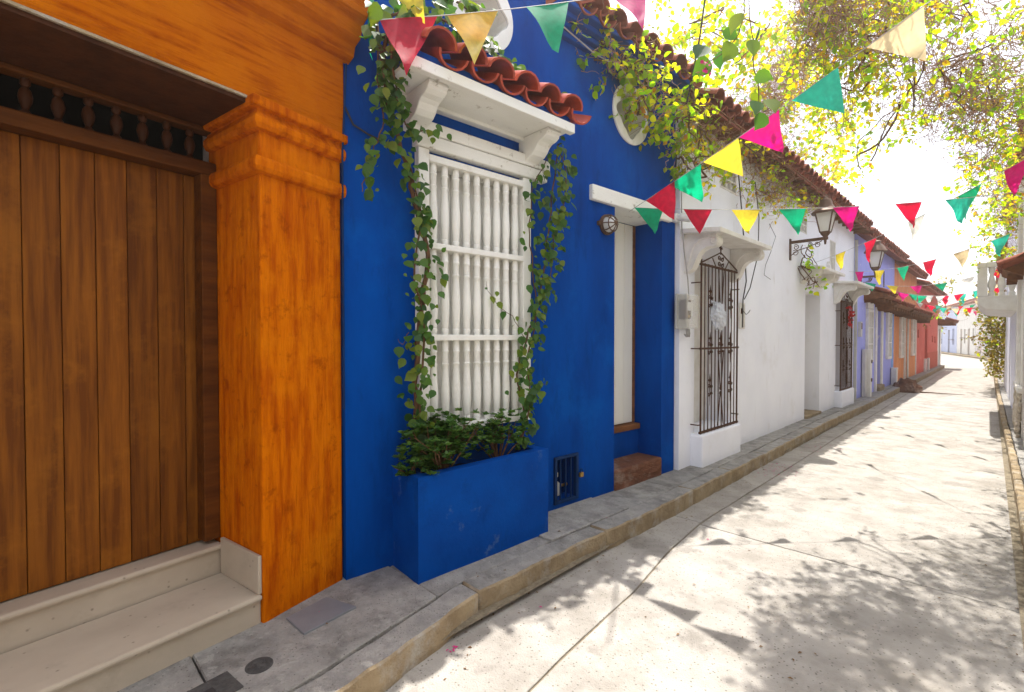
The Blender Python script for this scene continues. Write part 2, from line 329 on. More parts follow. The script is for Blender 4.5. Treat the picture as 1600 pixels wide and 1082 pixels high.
rpave = MB().quad((.16, -6, -.13), (3, -6, -.13), (3, 34, -.13), (.12, 34, -.13)).build('pavement_opposite', M_dirt); rpave['kind'] = 'structure'
y = -5.0
while y < 30:
    y1 = y + rr.uniform(1.0, 1.5)
    slab_piece('kerb_stone', M_curb, rpave, lambda t: interp(RCURB, t), lambda t: interp(RCURB, t) + .075, y + .004, y1 - .004, rr.uniform(-.01, .01), .175, .008, edge_noise=.012, bevel=.012)
    slab_piece('paving_slab', M_conc, rpave, lambda t: interp(RCURB, t) + .082, lambda t: interp(RCURB, t) + .9, y + .004, y1 - .004, rr.uniform(-.006, .006), .12, .006, edge_noise=.008)
    y = y1
# far pavement round the bend
fp = MB().prism([(-14, 97), (-4.0, 71.5), (-.2, 53), (.12, 40), (2.0, 40), (2.0, 110), (-14, 110)], lambda x, y, t: (x, y, t), ROAD_Z - .01, ROAD_Z + .14).build('far_pavement', M_curb); fp['kind'] = 'structure'

# ================================================================== building blocks for houses
def wall_mesh(name, m, parent, s0, s1, z0, z1, holes=(), th=.42, rounds=(), front=0.0, mrev=None):
    """plaster wall in facade coordinates with rectangular holes (s0,s1,z0,z1) and round holes (s,z,r)"""
    mb = MB(); sq = [(s - r, s + r, z - r, z + r) for s, z, r in rounds]
    S = sorted({s0, s1, *[v for h in list(holes) + sq for v in h[:2] if s0 < v < s1]}); Z = sorted({z0, z1, *[v for h in list(holes) + sq for v in h[2:] if z0 < v < z1]})
    def inside(s, z): return any(h[0] < s < h[1] and h[2] < z < h[3] for h in list(holes) + sq)
    for i in range(len(S) - 1):
        for k in range(len(Z) - 1):
            if not inside((S[i] + S[i + 1]) / 2, (Z[k] + Z[k + 1]) / 2):
                a, b, c, d = S[i], S[i + 1], Z[k], Z[k + 1]
                mb.quad((front, a, c), (front, b, c), (front, b, d), (front, a, d)); mb.quad((front - th, a, c), (front - th, b, c), (front - th, b, d), (front - th, a, d))
    for a, b, c, d in holes:
        for (p, q) in (((a, c), (b, c)), ((b, c), (b, d)), ((b, d), (a, d)), ((a, d), (a, c))):
            mb.quad((front, *p), (front, *q), (front - th, *q), (front - th, *p))
    for s, z, r in rounds:
        n = 32; c0 = []; c1 = []
        for k in range(n):
            t = 2 * math.pi * (k + .5) / n - math.pi / 4; cx, cz = math.cos(t), math.sin(t); q = r / max(abs(cx), abs(cz))
            c0.append((s + cx * r * .97, z + cz * r * .97)); c1.append((s + cx * q, z + cz * q))
        for k in range(n):
            j = (k + 1) % n
            pts = [(front, *c0[k]), (front, *c1[k])]
            if k % 8 == 7:
                ax = s + r * (1 if math.cos(2 * math.pi * (k + 1) / n - math.pi / 4) > 0 else -1); az = z + r * (1 if math.sin(2 * math.pi * (k + 1) / n - math.pi / 4) > 0 else -1)
                pts.append((front, ax, az))
            pts += [(front, *c1[j]), (front, *c0[j])]
            mb.quad(*pts); mb.quad((front, *c0[k]), (front, *c0[j]), (front - th, *c0[j]), (front - th, *c0[k]))
    for (p, q) in (((s0, z0), (s1, z0)), ((s1, z0), (s1, z1)), ((s1, z1), (s0, z1)), ((s0, z1), (s0, z0))):
        mb.quad((front, *p), (front, *q), (front - th, *q), (front - th, *p))
    me = bpy.data.meshes.new(name); me.from_pydata(mb.v, [], mb.f); bm = bmesh.new(); bm.from_mesh(me)
    bmesh.ops.remove_doubles(bm, verts=bm.verts, dist=.0005); bmesh.ops.recalc_face_normals(bm, faces=bm.faces); bm.to_mesh(me); bm.free(); me.materials.append(m)
    return link(name, me, parent)
def tile_mesh(name, r, L, th, upward, m, taper=.86):
    mb = MB(); n = 8; vs = []
    for x, k in ((0, 1.0), (-L, taper)):
        for rad in (r * k, (r - th) * k):
            for i in range(n + 1):
                t = math.pi * i / n; vs.append((x, rad * math.cos(t), (rad * math.sin(t) if upward else -rad * math.sin(t)) * .8))
    N = n + 1; fs = []
    for i in range(n):
        fs += [(i, i + 1, 2 * N + i + 1, 2 * N + i), (N + i, 3 * N + i, 3 * N + i + 1, N + i + 1), (i, N + i, N + i + 1, i + 1), (2 * N + i, 2 * N + i + 1, 3 * N + i + 1, 3 * N + i)]
    fs += [(0, 2 * N, 3 * N, N), (n, N + n, 3 * N + n, 2 * N + n)]
    return mb.add(vs, fs).mesh(name, m, True)
TILE_UP = tile_mesh('tile', .10, .46, .014, True, M_terra); TILE_DN = tile_mesh('tile', .10, .46, .014, False, M_terra)
TILE_BU = tile_mesh('tile', .122, .46, .016, True, M_terra); TILE_BD = tile_mesh('tile', .122, .46, .016, False, M_terra)
def tile_row(parent, s0, s1, o, z, slope, period=.225, up_m=None, dn_m=None, back=0.0, rows=1, rowstep=.36):
    n = max(1, round((s1 - s0) / period)); p = (s1 - s0) / n
    for row in range(rows):
        dx = row * rowstep * math.cos(slope); dz_ = row * rowstep * math.sin(slope) + row * .012
        for i in range(n):
            c = s0 + p * (i + .5)
            link('tile', up_m or TILE_UP, parent, (o - dx + rr.uniform(-.012, .012), c, z + .035 + dz_), (rr.uniform(-.03, .03), slope, rr.uniform(-.03, .03)))
            link('tile', dn_m or TILE_DN, parent, (o - dx - .02 + rr.uniform(-.012, .012), c + p / 2, z + .035 + dz_), (rr.uniform(-.02, .02), slope, rr.uniform(-.02, .02)))
def roof_body(parent, s0, s1, o, z, ridge_o=-2.4, ridge_z=1.1, back=-5.2, m=None, tiles=True, period=.225, under=None):
    """pitched roof with a tiled eave; returns roof part"""
    slope = math.atan2(ridge_z, o - ridge_o)
    poly = [(o - .06, z - .02), (ridge_o, z + ridge_z), (back, z), (back, z - .12), (ridge_o, z + ridge_z - .12), (o - .06, z - .07)]
    rf = MB().prism(poly, lambda x, zz, t: (x, t, zz), s0, s1).build('roof', m or M_terra, parent)
    if tiles: tile_row(rf, s0, s1, o, z + .02, slope, .27, TILE_BU, TILE_BD)
    return rf
def house_body(parent, m, s0, s1, z1, th=.42, back=-5.0, z0=-.2, ridge=None):
    mb = MB()
    if ridge: mb.prism([(-th - .25, z0), (-th - .25, z1 - .1), (-2.4, ridge), (back, z1 - .1), (back, z0)], lambda x, zz, t: (x, t, zz), s0 + .003, s1 - .003)
    else: mb.box(back, -th - .25, s0 + .003, s1 - .003, z0, z1)
    return mb.build('rear_wall', m, parent)
def ring(mb, s, z, r0, r1, x0, x1, n=36, inner=None):
    """annulus plate in the facade plane, r0 may be a function of angle"""
    vs = []
    for k in range(n):
        t = 2 * math.pi * k / n; ri = r0(t) if callable(r0) else r0
        for x in (x0, x1):
            vs += [(x, s + ri * math.cos(t), z + ri * math.sin(t)), (x, s + r1 * math.cos(t), z + r1 * math.sin(t))]
    fs = []
    for k in range(n):
        a = 4 * k; b = 4 * ((k + 1) % n)
        fs += [(a, b, b + 1, a + 1), (a + 2, a + 3, b + 3, b + 2), (a, a + 2, b + 2, b), (a + 1, b + 1, b + 3, a + 3)]
    return mb.add(vs, fs)
def scroll_path(c, r0, r1, t0, t1, n=18):
    return [(c[0] + (r0 + (r1 - r0) * i / n) * math.cos(t0 + (t1 - t0) * i / n), c[1] + (r0 + (r1 - r0) * i / n) * math.sin(t0 + (t1 - t0) * i / n)) for i in range(n + 1)]

# ================================================================== orange house with oak door
FO = Frame((-2.86, .92), (-2.86 - .165, .92 + .986))
oh = empty('orange_house', FO.p, FO.rz, 'deep orange limewashed house front with pillar and oak door, at far left', 'house')
LZ = 2.90
# architrave over the door, side pier beyond the door (out of frame), pillar
box('architrave', M_orangeH, oh, -.55, -.02, -3.2, .558, LZ, 3.62, bevel=.012)
MB().prism([(0, 0), (-.066, .56), (-.62, .56), (-.62, 0)], lambda x, y, t: (x, y, t), -.05, LZ - .003).build('pillar', M_orangeV, oh, bevel=.012)
pil = oh.children[-1]
def capital(name, prof):
    """moulding wrapped round the pillar: prof = list of (outset, z)"""
    base = [(0, 0), (-.066, .56), (-.55, .56), (-.55, 0)]
    mb = MB(); vs = []; n = 4
    for e, z in prof:
        vs += [(e, -e, z), (-.066 + e, .56 + min(e, .012), z), (-.58, .56 + min(e, .012), z), (-.58, -e, z)]
    m_ = len(prof); fs = [(i * 4 + k, i * 4 + (k + 1) % 4, (i + 1) * 4 + (k + 1) % 4, (i + 1) * 4 + k) for i in range(m_ - 1) for k in range(4)]
    fs += [(3, 2, 1, 0), tuple((m_ - 1) * 4 + k for k in range(4))]
    return mb.add(vs, fs).build(name, M_orangeV, pil, smooth=False, bevel=.003)
capital('necking_moulding', [(.002, 2.50), (.034, 2.508), (.046, 2.53), (.046, 2.565), (.034, 2.588), (.002, 2.595)])
capital('capital_moulding', [(.002, 2.735), (.030, 2.742), (.044, 2.765), (.044, 2.795), (.026, 2.820), (.018, 2.838), (.020, 2.846), (.056, 2.848), (.062, 2.858), (.062, 2.897), (.002, 2.899)])
pier = box('pier', M_orangeV, oh, -.62, -.01, -3.2, -1.75, -.05, LZ - .003, bevel=.012)
# cornice profile above the architrave
MB().prism([(-.03, 3.37), (.03, 3.40), (.045, 3.46), (.10, 3.49), (.12, 3.56), (.17, 3.60), (.19, 3.68), (.19, 3.74), (-.3, 3.74), (-.3, 3.37)], lambda x, z, t: (x, t, z), -3.2, .60).build('cornice', M_orangeH, oh, bevel=.008)
box('parapet', M_orangeH, oh, -.5, -.06, -3.2, .555, 3.62, 4.05, bevel=.02)
box('soffit_edge', M_curb, oh, -.02, -.004, -1.75, -.06, LZ - .010, LZ + .003)
house_body(oh, M_white2, -3.2, .5, 4.0, th=.5)
# transom and door set back
box('soffit', M_spindle, oh, -.66, -.022, -1.74, -.002, LZ - .03, LZ - .004)
tr = box('transom_frame', M_doorframe, oh, -.62, -.53, -1.74, -.002, 2.84, LZ - .031, bevel=.006)
box('transom_rail', M_doorframe, tr, -.65, -.50, -1.74, -.002, 2.575, 2.655, bevel=.01)
box('transom_back', M_black, oh, -.72, -.69, -1.74, 0, 2.6, 2.9)
prof = [(.018, 0), (.022, .012), (.022, .03), (.013, .04), (.026, .075), (.030, .10), (.024, .13), (.012, .148), (.022, .16), (.022, .178), (.018, .19)]
sp = MB().lathe([(r * .95, z) for r, z in prof], 10).mesh('spindle', M_spindle, True)
for i in range(14): link('spindle', sp, tr, (-.585, -.115 - .117 * i, 2.652))
door = box('door', M_doorframe, oh, -.68, -.635, -1.74, -.002, .35, 2.60)
pw = [-1.74, -1.53, -1.39, -1.25, -1.11, -.975, -.835, -.695, -.557, -.42, -.281, -.145, -.012]
for a, b in zip(pw, pw[1:]):
    box('plank', M_door, door, -.634, -.600, a + .0015, b - .0015, .352, 2.572, bevel=.003)
box('door_jamb', M_doorframe, oh, -.60, -.50, -.09, -.002, .37, 2.575, bevel=.006)
box('door_jamb', M_doorframe, oh, -.60, -.50, -1.745, -1.66, .37, 2.575, bevel=.006)
# marble steps
st = empty('doorstep', parent_loc := (0, 0, 0)); st.parent = oh
def step(nm, o0, o1, z0, z1, nose=.025):
    box('riser', M_marble, st, o0 - .3, o0 - nose, -1.75, -.004, z0, z1 - .034)
    box('tread', M_marble, st, o1, o0, -1.75, -.003, z1 - .033, z1, bevel=.012)
step('lower', .0, -.47, -.03, .17); step('upper', -.455, -.70, .15, .345)
box('skirting', M_marble, st, -.46, -.012, -.022, -.001, .171, .385, bevel=.004)
st.name = 'doorstep'

# ================================================================== blue house
FB = Frame((-2.99, 1.47), (-2.71, 5.48))
bh = empty('blue_house', FB.p, FB.rz, 'cobalt blue house with white window grille, tiled canopy and round windows', 'house')
BW = 4.05
WIN = (.55, 1.59, .92, 2.94); DOOR = (2.87, 3.77, -.02, 2.96); HATCH = (1.98, 2.27, .07, .47)
ROUND1 = (3.13, 3.98, .28); ROUND2 = (1.13, 4.20, .28)
bwall = wall_mesh('wall', M_blue, bh, 0.0, BW, -.05, 4.62, [WIN, DOOR, HATCH], .42, [ROUND1, ROUND2])
house_body(bh, M_blue, 0, BW, 4.55, ridge=5.4)
# round windows
for (s, z, r) in (ROUND1, ROUND2):
    rw = ring(MB(), s, z, lambda t: .225 * (1 + .13 * math.cos(4 * t) + (.05 * math.cos(8 * t))), .315, .002, .022, 48).build('round_window', M_mould, bh, bevel=.004)
    mb = MB(); n = 48; vs = []
    for k in range(n):
        t = 2 * math.pi * k / n; q = .225 * (1 + .13 * math.cos(4 * t) + .05 * math.cos(8 * t))
        vs += [(.002, s + q * math.cos(t), z + q * math.sin(t)), (-.26, s + q * math.cos(t), z + q * math.sin(t))]
    mb.add(vs, [(2 * k, 2 * ((k + 1) % n), 2 * ((k + 1) % n) + 1, 2 * k + 1) for k in range(n)] + [tuple(2 * k + 1 for k in range(n))])
    mb.build('reveal', M_mould, rw)
# eave: stepped blue moulding, tiles
for i, (o, z0, z1) in enumerate(((.05, 4.36, 4.41), (.10, 4.41, 4.455), (.16, 4.455, 4.50), (.23, 4.50, 4.545))):
    box('eave_moulding', M_blue, bh, -.05, o, 1.85, BW - .004, z0, z1 + .001 * i, bevel=.012)
rf = MB().prism([(.19, 4.55), (-2.4, 5.62), (-5.2, 4.5), (-5.2, 4.42), (-2.4, 5.54), (-.1, 4.547)], lambda x, z, t: (x, t, z), 1.85, BW - .002).prism([(-.02, 4.625), (-2.4, 5.62), (-5.2, 4.5), (-5.2, 4.42), (-2.4, 5.54), (-.1, 4.547)], lambda x, z, t: (x, t, z), 0, 1.85).build('roof', M_terra, bh)
tile_row(rf, 1.85, BW, .30, 4.545, R(20), .27, TILE_BU, TILE_BD)
# the window: frame, three tiers of turned balusters in front of white boards
win = empty('window'); win.parent = bh
a, b, c, d = WIN
fr = MB()
for (s0, s1, z0, z1) in ((a - .03, a + .06, c - .03, d + .02), (b - .06, b + .03, c - .03, d + .02)): box('frame', M_grille, win, -.12, .055, s0, s1, z0, z1, bevel=.006)
for zz, h in ((c, .05), (1.60, .045), (2.27, .045), (d - .04, .05)): box('rail', M_grille, win, -.10, .062, a + .055, b - .055, zz - h / 2, zz + h / 2, bevel=.006)
for i in range(6):
    w_ = (b - a - .1) / 6; box('shutter_board', M_grille, win, -.16, -.125, a + .05 + i * w_ + .002, a + .05 + (i + 1) * w_ - .002, c, d - .03, bevel=.003)
def baluster(H):
    pr = [(.024, 0), (.026, .02), (.029, .05), (.029, .065), (.023, .075), (.026, .085), (.0335, .30), (.033, .42), (.026, .62), (.025, .70), (.0295, .71), (.0295, .725), (.024, .735), (.0245, .855), (.0295, .865), (.0295, .88), (.025, .89), (.027, .93), (.023, 1.0)]
    return MB().lathe([(r, z * H) for r, z in pr], 14).mesh('baluster', M_grille, True)
for z0, z1 in ((c + .024, 1.578), (1.622, 2.248), (2.292, d - .064)):
    bmesh_ = baluster(z1 - z0)
    for i in range(9):
        s = a + .06 + (b - a - .12) * (i + .55) / 9.15
        link('baluster', bmesh_, win, (.012, s, z0), (0, 0, rr.random() * 6))
# header beams
box('header_beam', M_whitewood, win, -.02, .075, .50, 1.80, 2.962, 3.055, bevel=.008)
box('header_beam', M_whitewood, win, -.02, .082, .46, 1.83, 3.06, 3.15, bevel=.010)
# canopy with two corbels and a row of tiles
can = empty('canopy'); can.parent = bh
C0, C1 = .22, 1.76
box('board', M_whitewood, can, -.02, .39, C0 + .02, C1 - .02, 3.29, 3.315, bevel=.004)
box('fascia', M_whitewood, can, .375, .43, C0, C1, 3.27, 3.345, bevel=.006)
box('moulding', M_whitewood, can, .06, .37, C0 + .05, C1 - .05, 3.315, 3.345)
box('back_fillet', M_whitewood, can, -.01, .06, C0 + .1, C1 - .1, 3.262, 3.29, bevel=.004)
MB().prism([(.0, 3.346), (.40, 3.346), (.40, 3.40), (0, 3.57)], lambda x, z, t: (x, t, z), C0 + .03, C1 - .03).build('bed', M_blue, can)
def corbel(s):
    pr = [(0, 3.288), (.355, 3.288), (.36, 3.262), (.335, 3.25), (.335, 3.235), (.30, 3.215), (.255, 3.205), (.225, 3.185), (.20, 3.15), (.165, 3.12), (.12, 3.105), (.085, 3.09), (.08, 3.065), (.0, 3.055)]
    return MB().prism([(x, z) for x, z in pr], lambda x, z, t: (x, t, z), s - .075, s + .075).build('corbel', M_whitewood, can, bevel=.006)
corbel(.50); corbel(1.60)
GU = tile_mesh('tile', .118, .44, .017, True, M_terra_glaze); GD = tile_mesh('tile', .118, .44, .017, False, M_terra_glaze)
tile_row(can, C0 + .08, C1 + .03, .49, 3.40, R(24), .238, GU, GD)
# doorway: beam, white door, two steps
a, b = DOOR[0], DOOR[1]
box('door_lintel', M_whitewood, bh, -.38, .045, 2.46, 3.92, 2.955, 3.105, bevel=.012)
dr = box('front_door', M_offwhite_door, bh, -.425, -.385, a, b - .05, .57, 2.956, bevel=.004)
for i in range(5): box('door_board', M_offwhite_door, dr, -.384, -.366, a + .17 * i + .003, a + .17 * (i + 1) - .003, .575, 2.95, bevel=.004)
box('door_jamb', M_timber, bh, -.42, -.36, b - .05, b - .002, .57, 2.95, bevel=.004)
box('threshold', M_timber, bh, -.425, -.28, a + .003, b - .003, .50, .565, bevel=.008)
box('upper_step', M_blue, bh, -.42, -.30, a + .003, b - .003, -.04, .498, bevel=.01)
box('lower_step', M_step, bh, -.42, .02, a + .003, b - .003, -.04, .205, bevel=.02)
box('door_closure', M_black, bh, -.46, -.43, a - .05, b + .05, -.05, 3.0)
# barred hatch with water meter
a, b, c, d = HATCH
ht = empty('barred_hatch'); ht.parent = bh
M_navy = mat('navy_iron_paint', (.004, .03, .11), (.003, .02, .07), 10, rough=.5, bump=.1)
for (s0, s1, z0, z1) in ((a - .02, a + .012, c - .02, d + .02), (b - .012, b + .02, c - .02, d + .02), (a + .012, b - .012, c - .02, c + .006), (a + .012, b - .012, d - .006, d + .02)):
    box('hatch_frame', M_navy, ht, -.02, .02, s0, s1, z0, z1, bevel=.003)
for i in range(3): MB().tube([(0, a + (b - a) * (i + 1) / 4, c), (0, a + (b - a) * (i + 1) / 4, d)], .0085, 6).build('bar', M_navy, ht, smooth=True)
box('hatch_back', M_step, ht, -.30, -.27, a, b, c, d)
MB().lathe([(.05, 0), (.055, .02), (.055, .10), (.04, .12), (.02, .13), (.02, .17), (.035, .175), (.035, .21), (.015, .22)], 12, (-.12, a + .12, c + .02)).build('water_meter', M_plastic, ht, True)
MB().tube([(-.12, a, c + .09), (-.12, b, c + .09)], .016, 8).build('water_pipe', M_brass, ht, True)
for s_ in (-.14, .0): box('hatch_side', M_step, ht, -.27, -.03, *((a - .012, a - .002) if s_ < 0 else (b + .002, b + .012)), c, d)
pad = empty('padlock', FB.w(.035, b + .04, .30), FB.rz, 'small brass padlock with blue shackle hanging on the low barred hatch', 'padlock')
box('body', M_brass, pad, -.012, .012, -.024, .024, -.045, .0, bevel=.004)
MB().tube([(0, -.014, -.003), (0, -.014, .02), (0, -.007, .033), (0, .007, .033), (0, .014, .02), (0, .014, -.003)], .004, 6).build('shackle', M_navy, pad, True)

# planter box
pl = empty('planter', FB.w(0, .95, 0), FB.rz, 'blue painted masonry planter box standing under the white grille window', 'planter')
P0, P1, PO, PZ = -.615, .62, .335, .69
mb = MB()
out_ = [(.0, P0), (PO + .015, P0), (PO - .02, P1), (.0, P1)]; inn = [(.004, P0 + .075), (PO - .07, P0 + .085), (PO - .10, P1 - .085), (.004, P1 - .075)]
vs = [(x, y, -.04) for x, y in out_] + [(x, y, PZ) for x, y in out_] + [(x, y, PZ) for x, y in inn] + [(x, y, PZ - .12) for x, y in inn]
fs = [(3, 2, 1, 0)] + [(k, (k + 1) % 4, 4 + (k + 1) % 4, 4 + k) for k in range(4)] + [(4 + k, 4 + (k + 1) % 4, 8 + (k + 1) % 4, 8 + k) for k in range(4)] + [(8 + k, 8 + (k + 1) % 4, 12 + (k + 1) % 4, 12 + k) for k in range(4)] + [(12, 13, 14, 15)]
mb.add(vs, fs).build('box', M_blue_planter, pl, bevel=.014)
mb = MB(); vs = []; nx, ny = 6, 18
for i in range(ny + 1):
    for k in range(nx + 1):
        vs.append((.006 + (PO - .095) * k / nx, P0 + .08 + (P1 - P0 - .165) * i / ny, PZ - .075 + .02 * noise.noise((i * .7, k * .9, 3))))
mb.add(vs, [(i * (nx + 1) + k, i * (nx + 1) + k + 1, (i + 1) * (nx + 1) + k + 1, (i + 1) * (nx + 1) + k) for i in range(ny) for k in range(nx)]).build('soil', M_soil, pl, True)

# ================================================================== white house
FW = Frame((-2.66, 5.54), (-2.5, 15.3))
wh = empty('white_house', FW.p, FW.rz, 'long white plastered house with iron window grilles and shelf awnings', 'house')
WL = 9.42
G1 = (.40, 1.50, .40, 2.62); D2 = (5.18, 6.25, -.02, 2.50); G2 = (7.62, 8.72, .38, 2.55)
V1 = (1.15, 1.68, 3.66, 3.95); V2 = (4.6, 5.2, 3.62, 3.9); V3 = (7.0, 7.45, 3.05, 3.75)
wall_mesh('wall', M_white, wh, .002, WL, -.05, 4.40, [G1, D2, G2, V1, V2, V3], .42)
house_body(wh, M_white, 0, WL, 4.40, ridge=5.1)
rf = roof_body(wh, .05, WL, .38, 4.33, m=M_terra)
for i in range(24):
    s = .2 + i * .395; MB().box(-.1, .33, s, s + .07, 4.235, 4.29).build('rafter', M_timber, rf)
box('eave_board', M_timber, rf, -.1, .335, .06, WL - .01, 4.292, 4.31)
for (a, b, c, d) in (V1, V2, V3):
    vt = empty('lattice_vent'); vt.parent = wh
    box('vent_back', M_shutter, vt, -.2, -.16, a, b, c, d)
    n = 3; w_ = (b - a) / n; h_ = (d - c) / 2
    for i in range(n + 1): box('lattice_bar', M_mould, vt, -.05, .008, a + w_ * i - .012, a + w_ * i + .012, c - .012, d + .012)
    for k in range(3): box('lattice_bar', M_mould, vt, -.045, .005, a - .01, b + .01, c + h_ * k - .012, c + h_ * k + .012)
    for i in range(n):
        for k in range(2):
            for sg in (1, -1):
                p0 = (-.02, a + w_ * i, c + h_ * (k if sg > 0 else k + 1)); p1 = (-.02, a + w_ * (i + 1), c + h_ * (k + 1 if sg > 0 else k))
                MB().tube([p0, p1], .009, 4).build('lattice_bar', M_mould, vt)
def scroll_bracket(parent, s, ztop, O=.42, Hh=.44, W=.13, m=None):
    """carved console: S-shaped profile with a volute and raised leaf on the cheeks"""
    m = m or M_mould
    def P(x, z): return (x * O, ztop - z * Hh)
    pr = [P(0, 0), P(1.0, 0), P(1.0, .07), P(.94, .10)]
    pr += [P(.86 + .14 * math.cos(t), .25 + .15 * math.sin(t)) for t in [(-1.0 + .32 * i) for i in range(9)]]
    pr += [P(.66, .40), P(.52, .46), P(.42, .56), P(.36, .70), P(.30, .82), P(.24, .92), P(.14, .98), P(.05, 1.0), P(0, 1.0)]
    br = MB().prism(pr, lambda x, z, t: (x, t, z), s - W / 2, s + W / 2).build('bracket', m, parent, bevel=.006)
    for sg in (-1, 1):
        y_ = s + sg * (W / 2 + .004)
        c_ = P(.85, .25)
        pts = [(x, y_, z) for x, z in scroll_path(c_, .012, .055, 0, 8.5, 26)]
        MB().tube(pts, .009, 6).build('volute', m, br, True)
        pts = [(P(u_, v_)[0], y_, P(u_, v_)[1]) for u_, v_ in ((.70, .14), (.48, .18), (.30, .30), (.22, .48), (.18, .66), (.12, .84))]
        MB().tube(pts, [.010, .014, .016, .016, .013, .007], 6).build('leaf_carving', m, br, True)
    return br
def awning(parent, s0, s1, z, O, thick=.055, drop=.05):
    poly = [(0, z + drop), (O, z), (O, z + thick), (0, z + drop + thick)]
    return MB().prism(poly, lambda x, zz, t: (x, t, zz), s0, s1).build('awning', M_mould, parent, bevel=.008)
def spear(mb, s, z, h=.16, x=0.0):
    mb.tube([(x, s, z), (x, s, z + h * .5), (x, s, z + h)], [.006, .011, .002], 6)
    for sg in (-1, 1): mb.tube([(x, s, z + h * .25), (x, s + sg * h * .2, z + h * .5), (x, s + sg * h * .28, z + h * .38)], [.006, .005, .003], 5)
def iron_grille(parent, s0, s1, z0, z1, x, nbar=11, bits=True):
    g = empty('iron_grille'); g.parent = parent
    for i in range(nbar + 1):
        s = s0 + (s1 - s0) * i / nbar; r = .012 if i in (0, nbar) else .0075
        MB().tube([(x, s, z0), (x, s, z1 + (.04 if i in (0, nbar) else 0))], r, 6).build('bar', M_iron, g, True)
    for z in (z0 + .02, z0 + (z1 - z0) * .50, z1 - .02):
        MB().box(x - .012, x + .012, s0 - .03, s1 + .03, z - .012, z + .012).build('cross_bar', M_iron, g)
    for z in (z0 + .12, z0 + (z1 - z0) * .5, z1 - .25):
        for s, sg in ((s0, -1), (s1, 1)):
            MB().tube([(x, s, z), (x, s + sg * .06, z), (x - .13, s + sg * .06, z)], .008, 5).build('wall_tie', M_iron, g)
    mid = (s0 + s1) / 2
    mb = MB()
    mb.tube([(x, s0, z1), (x, mid, z1 + .19), (x, s1, z1)], .009, 5); mb.tube([(x, s0 + .28 * (s1 - s0), z1 + .09), (x, s0 + .36 * (s1 - s0), z1)], .007, 5); mb.tube([(x, s1 - .28 * (s1 - s0), z1 + .09), (x, s1 - .36 * (s1 - s0), z1)], .007, 5)
    mb.build('peak', M_iron, g, True)
    mb = MB(); spear(mb, mid, z1 + .16, .20, x)
    for sg in (-1, 1):
        for zc in (z1 + .03, z1 + .11): mb.tube([(x, s, z) for s, z in scroll_path((mid + sg * .05, zc), .006, .042, 0, sg * 7, 16)], .007, 5)
    mb.build('crest', M_iron, g, True)
    for zc in (z0 + (z1 - z0) * .25, z0 + (z1 - z0) * .5, z0 + (z1 - z0) * .78):
        for s in (s0 + (s1 - s0) * .22, mid, s1 - (s1 - s0) * .22):
            if s == mid and zc != z0 + (z1 - z0) * .5: continue
            mb = MB()
            for sg in (-1, 1):
                for dz in (-.05, .05): mb.tube([(x + .008, a_, b_) for a_, b_ in scroll_path((s + sg * .038, zc + dz), .005, .03, 0, sg * dz * 130, 14)], .0065, 5)
            spear(mb, s, zc + .06, .15, x + .006); mb.tube([(x + .006, s, zc - .2), (x + .006, s, zc + .08)], [.002, .008], 5)
            mb.build('scroll_ornament', M_iron, g, True)
    for zc, dz in ((z0 + .05, .42), (z1 - .02, -.62), (z0 + (z1 - z0) * .5 - .03, -.5)):
        mb = MB()
        for sg in (-1, 1): mb.tube([(x + .01, mid + sg * .012, zc + dz), (x + .01, mid + sg * .09, zc)], .007, 5)
        mb.lathe([(.008, -.03), (.02, 0), (.008, .03)], 8, (x + .01, mid, zc + dz)); mb.build('lance', M_iron, g, True)
    return g
def shelf_window(parent, G, s0, s1, zt, O, red=False):
    a, b, c, d = G
    box('window_back', M_white2, parent, -.40, -.36, a - .02, b + .02, c - .02, d + .02)
    for i in range(2):
        w_ = (b - a) / 2
        if not red: box('casement', M_mould, parent, -.355, -.32, a + w_ * i + .004, a + w_ * (i + 1) - .004, c, d, bevel=.006)
        else: box('shutter', M_timber, parent, -.355, -.32, a + w_ * i + .004, a + w_ * (i + 1) - .004, c, d, bevel=.006)
    box('dark_pane', M_timber, parent, -.318, -.30, a + .05, (a + b) / 2 - .02, c + 1.02, d - .12)
    box('window_plinth', M_white, parent, -.02, .155, a - .09, b + .05, -.05, c - .005, bevel=.025)
    awning(parent, s0, s1, zt, O)
    scroll_bracket(parent, s0 + .16, zt + .045, O * .88, .46); scroll_bracket(parent, s1 - .16, zt + .045, O * .88, .46)
    # rounded hood under the shelf
    n = 12; vs = []
    for i in range(n + 1):
        t = math.pi * i / n; s = (s0 + s1) / 2 - math.cos(t) * ((s1 - s0) / 2 - .24)
        zz = d - .12 + .28 * math.sin(t)
        vs += [(.003, s, zz), (.02, s, zt + .03), (.10, s, zt + .04)]
    return iron_grille(parent, a - .03, b + .02, c - .005, d - .09, .10)
shelf_window(wh, G1, .01, 1.72, 2.80, .48)
g2 = shelf_window(wh, G2, 7.25, 9.05, 2.78, .48, red=True)
